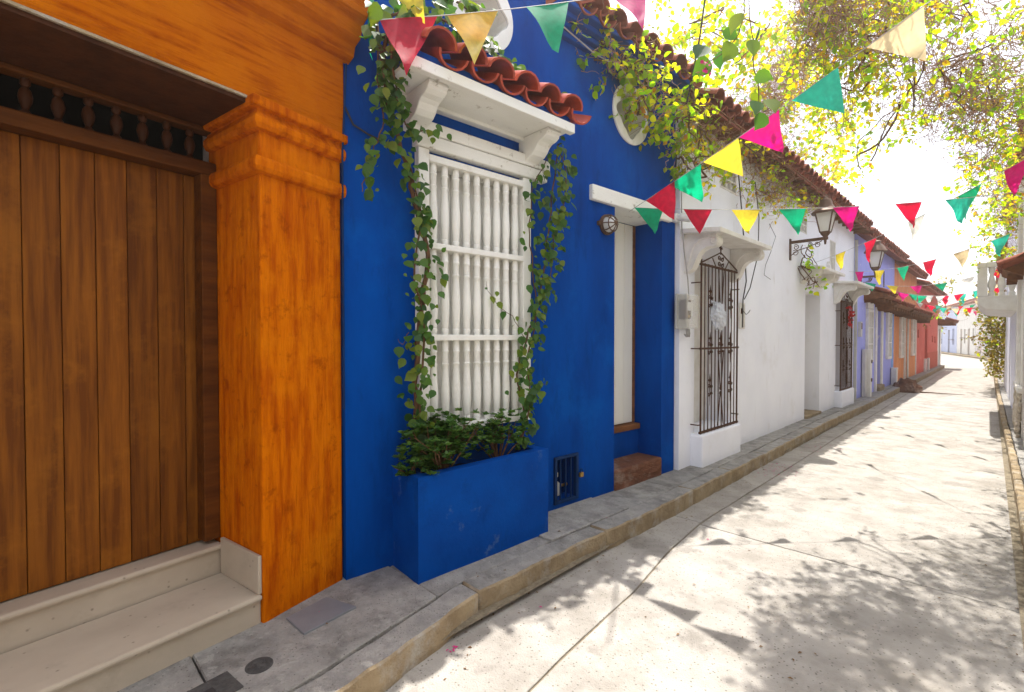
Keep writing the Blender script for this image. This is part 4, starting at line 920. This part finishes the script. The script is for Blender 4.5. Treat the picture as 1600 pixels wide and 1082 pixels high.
def bunting(label, A, B, sag, flags, w=.36, h=.36, wind=(0, 0, 0), rip=.024):
    """flags: list of (t, colour)"""
    A = Vector(A); B = Vector(B); o = empty('bunting', A, 0, label, 'bunting', 'bunting strung across the street')
    L_ = (B - A).length
    pt = lambda t: A.lerp(B, t) - up * (sag * 4 * t * (1 - t))
    MB().tube([pt(i / 24) - A for i in range(25)], .0035, 4).build('string', M_greycable, o)
    for t, c in flags:
        a, b = pt(t - w / 2 / L_), pt(t + w / 2 / L_)
        wv = Vector(wind) * rf_.uniform(.9, 1.1) + Vector((rf_.gauss(0, .04), rf_.gauss(0, .04), 0))
        hh = h * rf_.uniform(.9, 1.05); dn = math.sqrt(max(.2, 1 - min(.8, (wv.length) ** 2)))
        flag(o, a, b, (a + b) / 2 + (wv * hh - up * hh * dn), FLAG[c], rip, A)
    return o
def proj(p):
    d = p - CAM; return 800 + F_PX * d.dot(rt) / d.dot(cf), 541 - F_PX * d.dot(cu) / d.dot(cf)
A2 = FB.w(.05, 3.05, 2.93); B2 = Vector((.55, 4.30, 4.27))
def t_for_u(A, B, u):
    lo, hi = 0, 1
    for _ in range(40):
        m_ = (lo + hi) / 2
        if proj(A.lerp(B, m_))[0] < u: lo = m_
        else: hi = m_
    return lo
f2 = [(t_for_u(A2, B2, u), c) for u, c in ((1031, 'red'), (1070, 'green'), (1125, 'yellow'), (1185, 'pink'), (1272, 'teal'), (1397, 'cream'), (1530, 'pink'))]
bunting('bunting climbing from the blue doorway to upper right with large cream flag', A2, B2, .04, f2, .35, .36, (.50, .05, 0))
A3 = FB.w(.06, 3.12, 2.98); B3 = Vector((.40, 8.2, 3.30))
f3 = [(t_for_u(A3, B3, u), c) for u, c in ((1014, 'green'), (1090, 'red'), (1165, 'yellow'), (1238, 'green'), (1322, 'pink'), (1420, 'red'), (1497, 'teal'))]
bunting('level bunting from the blue door lintel across the near street', A3, B3, .10, f3, .32, .28, (.12, .15, 0))
A1 = FB.w(.36, .07, 3.50); B1_ = Vector((-1.85, 4.2, 4.75))
f1 = [(t_for_u(A1, B1_, u), c) for u, c in ((640, 'red'), (740, 'yellow'), (856, 'green'), (985, 'pink'))]
bunting('bunting above the tiled window canopy with yellow and green flags', A1, B1_, .05, f1, .40, .46, (.30, -.15, 0))
a_ = FB.w(.34, .03, 3.72); bt = empty('bunting', a_, 0, 'loose green and yellow pennants hanging beside the vine at orange corner', 'bunting', 'bunting strung across the street')
flag(bt, at_depth(570, -14, 3.02), at_depth(584, -6, 3.10), at_depth(583, 96, 3.05), FLAG['green'], .02, a_)
flag(bt, at_depth(600, -22, 3.05), at_depth(660, -25, 3.05), at_depth(664, 38, 3.0), FLAG['yellow'], .03, a_)
MB().tube([at_depth(560, -20, 3.0) - a_, at_depth(600, -22, 3.05) - a_, at_depth(670, -26, 3.1) - a_], .003, 4).build('string', M_greycable, bt)
def row(n, w, L_, start=0): return [((i + .6) / (n + .2), CYC[(i * 2 + start) % 9]) for i in range(n)]
bunting('bunting from the right edge slanting back to the lantern wall', (.45, 6.9, 3.48), FW.w(.05, 5.6, 3.10), .10, [(.09, 'pink'), (.22, 'green'), (.40, 'white'), (.62, 'red'), (.8, 'yellow')], .36, .34, (-.1, .2, 0))
bunting('bunting from the cream house back to the white house door', (.36, 10.2, 3.2), FW.w(.05, 8.6, 3.2), .18, row(6, .36, 4, 3), .36, .32, (0, .1, 0))
labs = ['bunting between lantern wall and balcony, {} row of the far strings'.format(x) for x in ('nearest', 'second', 'third', 'fourth', 'fifth', 'sixth', 'seventh', 'eighth', 'ninth', 'tenth', 'eleventh', 'twelfth')]
for i in range(8):
    ya = 15.0 + i * 2.5; yb = ya + (1.8 if i % 2 else -.9) + rf_.uniform(-.5, .5)
    xl = interp(WALL, ya) + .06; bunting(labs[i], (xl, ya, rf_.uniform(2.95, 3.3)), (.33, yb, rf_.uniform(2.9, 3.4)), rf_.uniform(.15, .4), row(7 if i % 3 else 6, .3, 3, i * 2), .24, .23, (rf_.uniform(-.3, .3), rf_.uniform(-.4, .3), 0))

# ================================================================== vegetation
LEAF_V = [(0, 0, 0), (-.30, .10, .05), (.30, .10, .05), (-.46, .36, .08), (.46, .36, .08), (0, .36, -.02), (-.36, .66, .05), (.36, .66, .05), (0, .68, -.04), (-.14, .90, -.01), (.14, .90, -.01), (0, 1.08, -.10)]
LEAF_F = [(0, 5, 3, 1), (0, 2, 4, 5), (3, 5, 8, 6), (5, 4, 7, 8), (6, 8, 11, 9), (8, 7, 10, 11)]
def leaf_mesh(m):
    me = bpy.data.meshes.new('leaf'); me.from_pydata(LEAF_V, [], LEAF_F); me.materials.append(m); me.polygons.foreach_set('use_smooth', [True] * len(LEAF_F)); return me
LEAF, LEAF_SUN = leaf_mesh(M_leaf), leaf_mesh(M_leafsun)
rl = random.Random(11)
def leaf_rot(tip, nrm):
    y = tip.normalized(); x = y.cross(nrm); x = x.normalized() if x.length > 1e-4 else y.orthogonal().normalized(); z = x.cross(y)
    return Matrix((x, y, z)).transposed()
def rvec(s=1.0): return Vector((rl.gauss(0, s), rl.gauss(0, s), rl.gauss(0, s)))
def put_leaf(parent, me, p, size, tip=None, nrm=None, base=Vector((0, 0, 0))):
    tip = (tip or Vector((0, 0, -1))) + rvec(.45); nrm = (nrm or Vector((1, -.6, .3))) + rvec(.45)
    o = link('leaf', me, parent, p - base, leaf_rot(tip, nrm).to_euler(), (size * rl.uniform(.8, 1.1), size, size)); return o
T_V = np.array([(0, 0, 0), (-.38, .32, .06), (.38, .32, .06), (0, .40, -.03), (-.27, .72, .03), (.27, .72, .03), (0, 1.05, -.08)]); T_F = [(0, 3, 1), (0, 2, 3), (1, 3, 6, 4), (3, 2, 5, 6)]
def leaf_cloud(name, m, parent, items, base):
    """items: list of (pos, tip, nrm, size)"""
    vs = []; fs = []
    for p, tip, nrm, size in items:
        Mx = np.array(leaf_rot(tip, nrm)); b = len(vs); q = (T_V * size) @ Mx.T + np.array(p - base)
        vs += [tuple(r) for r in q]; fs += [tuple(b + i for i in f) for f in T_F]
    me = bpy.data.meshes.new(name); me.from_pydata(vs, [], fs); me.materials.append(m); o = link(name, me, parent); o['kind'] = 'stuff'; return o
def along(pts, t):
    L_ = [(Vector(b) - Vector(a)).length for a, b in zip(pts, pts[1:])]; d = t * sum(L_)
    for (a, b), l in zip(zip(pts, pts[1:]), L_):
        if d <= l: return Vector(a).lerp(Vector(b), d / max(l, 1e-6))
        d -= l
    return Vector(pts[-1])
def smooth_path(pts, n=4, j=.01):
    out = []
    P_ = [Vector(p) for p in pts]; P_ = [P_[0]] + P_ + [P_[-1]]
    for i in range(1, len(P_) - 2):
        p0, p1, p2, p3 = P_[i - 1:i + 3]
        for k in range(n):
            t = k / n; out.append(.5 * ((2 * p1) + (p2 - p0) * t + (2 * p0 - 5 * p1 + 4 * p2 - p3) * t * t + (3 * p1 - p0 - 3 * p2 + p3) * t ** 3) + rvec(j))
    return out + [P_[-1]]
def window_vine(label, stems, base, size=.068):
    v = empty('climbing_vine', base, 0, label, 'vine')
    for pts, r0, r1, nl, spread in stems:
        pa = smooth_path([FB.w(*FB.px(u, w_, o)) for u, w_, o in pts], 4, .006)
        m_ = len(pa); MB().tube([p - base for p in pa], [r0 + (r1 - r0) * i / (m_ - 1) for i in range(m_)], 6).build('stem', M_bark, v, True)
        nl = int(nl * 1.45)
        for i in range(nl):
            p = along(pa, (i + rl.random()) / nl) + FB.n * abs(rl.gauss(0, spread * .6)) + FB.d * rl.gauss(0, spread) + up * rl.gauss(0, .03)
            put_leaf(v, LEAF, p, size * rl.uniform(.4, 1.25), Vector((.35, rl.gauss(0, .4), -1)), Vector((1, -.5, .5)), base)
    return v
window_vine('leafy green vine climbing the left side of the white grille window', [
    ([(652, 715, .12), (648, 640, .10), (652, 560, .09), (660, 470, .10), (668, 400, .10), (650, 330, .10), (640, 280, .10), (622, 220, .14), (604, 150, .18), (600, 80, .22), (612, 20, .25)], .019, .013, 120, .055),
    ([(664, 715, .16), (656, 620, .13), (662, 520, .13), (648, 420, .12), (660, 340, .12), (636, 250, .14)], .009, .006, 70, .05),
    ([(590, 80, .20), (592, 140, .20), (600, 190, .18), (585, 230, .15), (574, 270, .15), (566, 300, .15)], .006, .003, 40, .05),
    ([(607, 60, .25), (615, 110, .30), (622, 160, .24), (640, 200, .16), (668, 205, .12)], .008, .004, 48, .07),
    ([(585, 20, .2), (592, 70, .22), (600, 120, .22), (607, 175, .2)], .010, .007, 30, .06),
    ([(640, 520, .08), (630, 540, .08), (622, 530, .08)], .003, .002, 5, .02)], FB.w(.12, .45, .62))
window_vine('leafy green vine climbing the right side of the white grille window', [
    ([(812, 695, .12), (818, 640, .11), (808, 585, .11), (822, 530, .12), (842, 470, .13), (852, 400, .15), (862, 330, .17), (868, 260, .19), (872, 225, .2)], .010, .006, 125, .055),
    ([(815, 690, .16), (828, 620, .13), (825, 560, .13), (838, 500, .12), (832, 420, .10), (828, 350, .10), (835, 290, .12), (860, 240, .18)], .007, .004, 85, .05),
    ([(872, 230, .22), (884, 270, .22), (880, 320, .2), (866, 370, .18), (862, 420, .16), (848, 470, .14)], .006, .004, 60, .05),
    ([(818, 625, .12), (838, 605, .16), (852, 600, .2)], .004, .002, 12, .03),
    ([(822, 530, .12), (800, 495, .09), (772, 470, .08), (760, 440, .08)], .003, .0015, 7, .02)], FB.w(.12, 1.5, .62))
window_vine('vine trailing along the top of the red tiled window canopy', [
    ([(590, 30, .3), (640, 20, .3), (690, 30, .25), (740, 60, .15), (790, 100, .1), (830, 135, .1), (865, 150, .15)], .010, .004, 85, .09),
    ([(600, 60, .2), (660, -10, .2), (720, 10, .15), (760, 40, .1)], .012, .006, 45, .08)], FB.w(.2, .3, 3.4), .095)
# shrubs in the planter
def shrub(label, s, o, h, w_, n, base_z=.61):
    b = FB.w(o, s, base_z); sh = empty('shrub', b, 0, label, 'shrub'); items = []
    for i in range(max(7, n // 80)):
        tipp = Vector((rl.gauss(0, w_ * .42), rl.gauss(0, w_ * .6), h * rl.uniform(.55, 1)))
        mid = tipp * .5 + Vector((rl.gauss(0, .03), rl.gauss(0, .03), .02))
        MB().tube([(0, 0, -.02), mid, tipp], [.007, .005, .002], 5).build('stem', M_bark, sh, True)
        for k in range(8):
            q = mid.lerp(tipp, rl.uniform(.1, 1.0)) + rvec(.045)
            for j in range(n // 80 and 9):   # whorl of narrow leaves
                a = j / 9 * 6.28 + rl.random(); d = Vector((math.cos(a), math.sin(a), rl.uniform(.1, .9)))
                items.append((b + q, d, up + rvec(.3), rl.uniform(.026, .046)))
    leaf_cloud('foliage', M_shrub, sh, items, b); return sh
shrub('dense dark green shrub at the left end of the blue planter', .64, .17, .43, .26, 4600)
shrub('sparser upright shrub at the right half of the blue planter', 1.17, .15, .40, .2, 1300)
shrub('small low shrub at the near left corner of the blue planter', .42, .2, .2, .13, 640)

# overhead creepers -------------------------------------------------
DARK = [(-1.15, 3.6), (-.95, 5.0), (-.3, 5.5), (.25, 5.6), (.25, 2.4), (-.75, 2.4)]      # road patch left for the creepers' shadow; shoots are placed to suit it
def shade_spot(p): q = p - SUN * ((p.z + .16) / SUN.z); return q.x, q.y
def in_poly(x, y, poly):
    r = False
    for (x0, y0), (x1, y1) in zip(poly, poly[1:] + poly[:1]):
        if (y0 > y) != (y1 > y) and x < (x1 - x0) * (y - y0) / (y1 - y0) + x0: r = not r
    return r
def settle(p):
    """push a shoot along the view ray until its shadow spares the sunlit road"""
    for f in (1, 1.12, 1.25, 1.4, 1.55, 1.7, 1.85, 2.0):
        q = CAM + (p - CAM) * f; x, y = shade_spot(q)
        if q.z > 7.6: break
        if x < -1.98 or x > .02 or in_poly(x, y, DARK): return q, f
    return (p, 1.0) if rl.random() < .06 else (None, 1)
def creeper(name, label, blobs, base, leafm, stuffm, parts=300, twigm=None, dens=1.7):
    """blobs: (u, v, depth, radius, n_leaves, n_twigs, leaf_size)"""
    base = Vector(base); c = empty(name, base, 0, label, 'creeper'); items = []; tw_ = MB()
    for u, v, dep, rad, nl, ntw, ls in blobs:
        ctr = at_depth(u, v, dep)
        ls *= .78; nl = int(nl * dens); ntw = int(ntw * (1.5 if dens > 2 else 1)); k_ = 6
        for i in range(max(1, nl // k_)):          # leafy shoots: leaves sit along their twig
            p, ff = settle(ctr + rvec(rad * .5))
            if p is None: continue
            d = rvec(1) + Vector((0, 0, -.3)); pts = [p - base]; l0 = ls; ls = l0 * ff
            for k in range(k_):
                d = d.normalized() + rvec(.35) + Vector((0, 0, -.08)); p = p + d.normalized() * ls * rl.uniform(.45, .9); pts.append(p - base)
                sd = d.normalized().cross(rvec(1)).normalized()
                items.append((p, sd + Vector((0, 0, -.7)) + rvec(.25), Vector((rl.gauss(0, .6), rl.gauss(0, .6), 1)), ls * rl.uniform(.55, 1.25)))
            tw_.tube(pts, [.0035] + [.0022] * (k_ - 1) + [.001], 3, False); ls = l0
        for i in range(ntw):
            p, ff = settle(ctr + rvec(rad * .5))
            if p is None: continue
            d = rvec(1) + Vector((0, 0, -.5)); pts = [p - base]
            for k in range(5):
                d = (d.normalized() + rvec(.45)); p = p + d.normalized() * rad * rl.uniform(.10, .22); pts.append(p - base)
            tw_.tube(pts, [.004, .0035, .003, .0025, .002, .0015], 3, False)
    # connected woody stems through the blob centres
    cs = [at_depth(*b_[:3]) for b_ in blobs]
    for a, b_ in zip(cs, cs[1:]):
        sx, sy = shade_spot(a.lerp(b_, .5))
        if (a - b_).length < 2.2 and (sx < -1.9 or in_poly(sx, sy, DARK)):
            for k in range(3): MB().tube([p - base for p in smooth_path([a + rvec(.06), a.lerp(b_, .5) + rvec(.1), b_ + rvec(.06)], 4, .01)], rl.uniform(.005, .012), 5).build('stem', M_bark, c, True)
    if tw_.v:
        me = bpy.data.meshes.new('twigs'); me.from_pydata(tw_.v, [], tw_.f); me.materials.append(twigm or M_twig); link('twigs', me, c)['kind'] = 'stuff'
    items.sort(key=lambda it: (it[0] - CAM).length / it[3])
    n = 0; rest = []
    for it in items:
        uu, vv = proj(it[0])
        if n < parts and -20 < uu < 1620 and -20 < vv < 1090:
            n += 1; o = link('leaf', leafm, c, it[0] - base, leaf_rot(it[1], it[2]).to_euler(), it[3])
        else: rest.append(it)
    if rest: leaf_cloud('foliage', stuffm, c, rest, base)
    return c
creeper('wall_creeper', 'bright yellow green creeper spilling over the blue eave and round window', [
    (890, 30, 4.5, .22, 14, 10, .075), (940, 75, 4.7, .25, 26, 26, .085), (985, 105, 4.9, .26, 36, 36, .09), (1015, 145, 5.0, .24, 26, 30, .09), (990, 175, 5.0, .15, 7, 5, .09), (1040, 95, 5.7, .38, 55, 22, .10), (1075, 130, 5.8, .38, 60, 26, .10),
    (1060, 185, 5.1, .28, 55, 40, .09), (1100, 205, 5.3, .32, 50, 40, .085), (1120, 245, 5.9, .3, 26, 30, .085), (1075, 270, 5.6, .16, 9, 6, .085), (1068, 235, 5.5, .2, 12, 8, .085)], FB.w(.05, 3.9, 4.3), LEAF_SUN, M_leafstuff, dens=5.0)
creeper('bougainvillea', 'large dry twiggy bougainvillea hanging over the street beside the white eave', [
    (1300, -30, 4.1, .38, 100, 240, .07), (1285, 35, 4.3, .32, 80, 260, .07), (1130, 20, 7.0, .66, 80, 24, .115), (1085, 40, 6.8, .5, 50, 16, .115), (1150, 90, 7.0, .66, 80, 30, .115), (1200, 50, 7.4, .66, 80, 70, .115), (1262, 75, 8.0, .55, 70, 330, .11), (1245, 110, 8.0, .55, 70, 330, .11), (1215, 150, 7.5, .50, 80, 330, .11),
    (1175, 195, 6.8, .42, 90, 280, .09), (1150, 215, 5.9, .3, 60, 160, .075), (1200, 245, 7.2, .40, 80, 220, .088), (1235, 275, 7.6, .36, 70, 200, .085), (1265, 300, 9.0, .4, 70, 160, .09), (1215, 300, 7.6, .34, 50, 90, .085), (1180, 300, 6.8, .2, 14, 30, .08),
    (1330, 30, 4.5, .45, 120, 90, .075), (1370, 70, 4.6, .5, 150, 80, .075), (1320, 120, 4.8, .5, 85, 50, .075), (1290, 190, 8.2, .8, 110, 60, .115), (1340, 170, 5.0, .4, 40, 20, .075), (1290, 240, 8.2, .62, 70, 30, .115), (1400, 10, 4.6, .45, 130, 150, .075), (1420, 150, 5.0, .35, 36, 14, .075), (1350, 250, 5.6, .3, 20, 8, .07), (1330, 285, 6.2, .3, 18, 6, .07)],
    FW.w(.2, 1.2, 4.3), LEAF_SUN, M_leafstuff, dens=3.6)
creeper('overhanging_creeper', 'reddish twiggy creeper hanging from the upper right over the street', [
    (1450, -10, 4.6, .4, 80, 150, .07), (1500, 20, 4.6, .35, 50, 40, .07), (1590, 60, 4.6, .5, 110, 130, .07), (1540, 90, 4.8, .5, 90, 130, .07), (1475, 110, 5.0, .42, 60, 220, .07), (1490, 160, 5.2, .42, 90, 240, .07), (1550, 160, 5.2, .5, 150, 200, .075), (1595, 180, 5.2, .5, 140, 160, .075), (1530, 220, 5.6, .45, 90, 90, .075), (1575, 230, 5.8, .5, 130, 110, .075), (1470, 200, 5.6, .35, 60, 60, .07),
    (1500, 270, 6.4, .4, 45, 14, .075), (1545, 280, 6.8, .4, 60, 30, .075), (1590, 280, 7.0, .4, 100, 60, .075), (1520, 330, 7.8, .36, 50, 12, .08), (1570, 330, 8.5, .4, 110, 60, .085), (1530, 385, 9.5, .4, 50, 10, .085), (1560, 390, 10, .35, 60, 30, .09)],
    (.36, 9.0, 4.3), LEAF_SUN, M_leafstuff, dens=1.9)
# dense hanging trunk of twigs on the balcony house
creeper('trunk_creeper', 'leafy column of creeper climbing past the balcony on the right house', [
    (1592, 245, 9.0, .4, 60, 160, .085), (1580, 280, 9.3, .36, 60, 200, .085), (1574, 315, 9.6, .34, 60, 200, .085), (1570, 350, 9.8, .3, 60, 160, .085), (1568, 385, 10.0, .28, 70, 80, .085), (1590, 345, 9.6, .2, 30, 6, .08)], (.3, 13.4, .5), LEAF_SUN, M_bush, parts=120)
creeper('street_bush', 'tall yellow green bush climbing the right wall beyond the balcony', [
    (1549, 490, 15.8, .65, 420, 60, .12), (1556, 520, 16.0, .6, 420, 60, .12), (1557, 548, 16.3, .5, 360, 60, .12), (1557, 575, 16.8, .38, 220, 50, .11), (1538, 470, 15.2, .6, 200, 20, .12), (1530, 505, 15.5, .45, 90, 10, .12), (1540, 535, 15.8, .3, 70, 10, .12)], (.15, 24.2, 0), LEAF_SUN, M_bush, parts=60)
creeper('garland', 'thin leafy garland sagging across the street below the balcony', [(1450 + 18 * i, v, 15.5, .26, 48, 4, .12) for i, v in enumerate((488, 500, 490, 478, 470, 468))] + [(1445 + 16 * i, v, 19, .3, 36, 3, .13) for i, v in enumerate((470, 455, 440, 437, 432, 436, 448))], (-2.1, 24, 2.6), LEAF_SUN, M_bush, parts=40)
creeper('lantern_tendril', 'small leafy tendril dangling from the bell capped street lantern', [(1262, 385, 9.0, .08, 6, 2, .10), (1264, 402, 9.0, .08, 8, 2, .10), (1258, 420, 9.0, .08, 8, 2, .10), (1262, 438, 9.0, .10, 10, 2, .11), (1275, 446, 8.9, .08, 7, 2, .11)], FW.w(.5, 4.1, 3.2), LEAF_SUN, M_leafstuff)
# sprig of large leaves close to the viewer
sb = at_depth(1165, -40, 2.7); spg = empty('leaf_sprig', sb, 0, 'sprig of large dark leaves with pink blossom hanging in the upper middle', 'sprig')
lp = [(1158, 20), (1186, 42), (1130, 48), (1146, 68), (1174, 62), (1102, 72), (1127, 80), (1180, 118), (1176, 145), (1182, 158), (1200, 155), (1195, 178), (1110, 95)]
for u, v in lp: put_leaf(spg, LEAF, at_depth(u, v, 2.75 + rl.uniform(-.1, .1)), rl.uniform(.085, .12), Vector((rl.gauss(0, .5), 0, -1)), Vector((.6, -.7, .5)), sb)
for pts in ([(1165, -40), (1162, 20), (1150, 60), (1125, 85), (1104, 98)], [(1165, -40), (1175, 50), (1182, 110), (1190, 170)], [(1160, 30), (1185, 38)]):
    MB().tube([p - sb for p in smooth_path([at_depth(u, v, 2.75) for u, v in pts], 4, .004)], .003, 5).build('stem', M_bark, spg, True)
mb = MB()
for i in range(22):
    c_ = at_depth(1102, 104, 2.72) + rvec(.018) - sb; v1 = rvec().normalized(); v2 = v1.orthogonal().normalized(); r_ = rl.uniform(.012, .022)
    mb.add([c_, c_ + v1 * r_ + v2 * r_ * .6, c_ + v1 * r_ * 1.8, c_ + v1 * r_ - v2 * r_ * .6], [(0, 1, 2, 3)])
mb.build('blossom', M_pink, spg)
# fallen leaves and petals
mb = MB(); mp_ = MB(); rs = random.Random(31)
def litter(mb, x, y, z, s):
    a = rs.random() * 6.28; c_, s_ = math.cos(a), math.sin(a); h = s * rs.uniform(.1, .45)
    mb.add([(x, y, z), (x + s * c_ - s * .4 * s_, y + s * s_ + s * .4 * c_, z + h), (x + 1.9 * s * c_, y + 1.9 * s * s_, z), (x + s * c_ + s * .4 * s_, y + s * s_ - s * .4 * c_, z + h * .6)], [(0, 1, 2), (0, 2, 3)])
for i in range(420):
    y = rs.uniform(.8, 1) * (1 + 22 * rs.random() ** 2); side = rs.random()
    if side < .35: x = interp(RCURB, y) - abs(rs.gauss(0, .06)) - .01; z = ROAD_Z + .004
    elif side < .6: x = interp(CURB, y) + abs(rs.gauss(0, .1)) + .02; z = ROAD_Z + .006
    elif side < .72: x = rs.uniform(interp(WALL, y) + .02, interp(CURB, y) - .05); z = .008
    else: x = rs.uniform(interp(CURB, y) + .1, .1); z = ROAD_Z + .006
    litter(mb, x, y, z, rs.uniform(.006, .017))
for cx, cy, n, sp in ((-2.03, 6.9, 46, .14), (-1.95, 7.2, 20, .10), (-2.12, 1.66, 6, .02), (-1.98, 1.28, 3, .012), (-2.75, 1.16, 3, .01), (-2.0, 9.0, 25, .2), (-2.05, 2.3, 2, .05), (-1.9, 3.6, 3, .3)):
    for i in range(n): 
        x, y = rs.gauss(cx, sp), rs.gauss(cy, sp * 1.6); litter(mp_, x, y, (ROAD_Z + .006) if x > interp(CURB, y) else .014, rs.uniform(.008, .016))
tag(mb.build('leaf_litter', mat('dry_leaf_litter', (.22, .12, .04), (.12, .06, .025), 9, rough=.9, bump=0)), 'dry brown leaf litter scattered over road and kerbs', 'leaf litter', kind='stuff')
tag(mp_.build('fallen_petals', M_pink), 'fallen pink bougainvillea petals lying along the left kerb', 'petals', kind='stuff')

# ================================================================== hazy sunlit air
hz = MB().box(-24, 8, -8, 104, -1.3, 9.6)
hm = bpy.data.materials.new('haze'); hm.use_nodes = True; hn = hm.node_tree; hn.nodes.clear()
hv = hn.nodes.new('ShaderNodeVolumePrincipled'); ho = hn.nodes.new('ShaderNodeOutputMaterial'); hn.links.new(hv.outputs[0], ho.inputs['Volume'])
hv.inputs['Color'].default_value = (1, .90, .76, 1); hv.inputs['Density'].default_value = .0055; hv.inputs['Anisotropy'].default_value = .84
hzo = hz.build('haze', hm); hzo['kind'] = 'stuff'; tag(hzo, 'pale warm sunlit haze filling the whole street', 'haze')
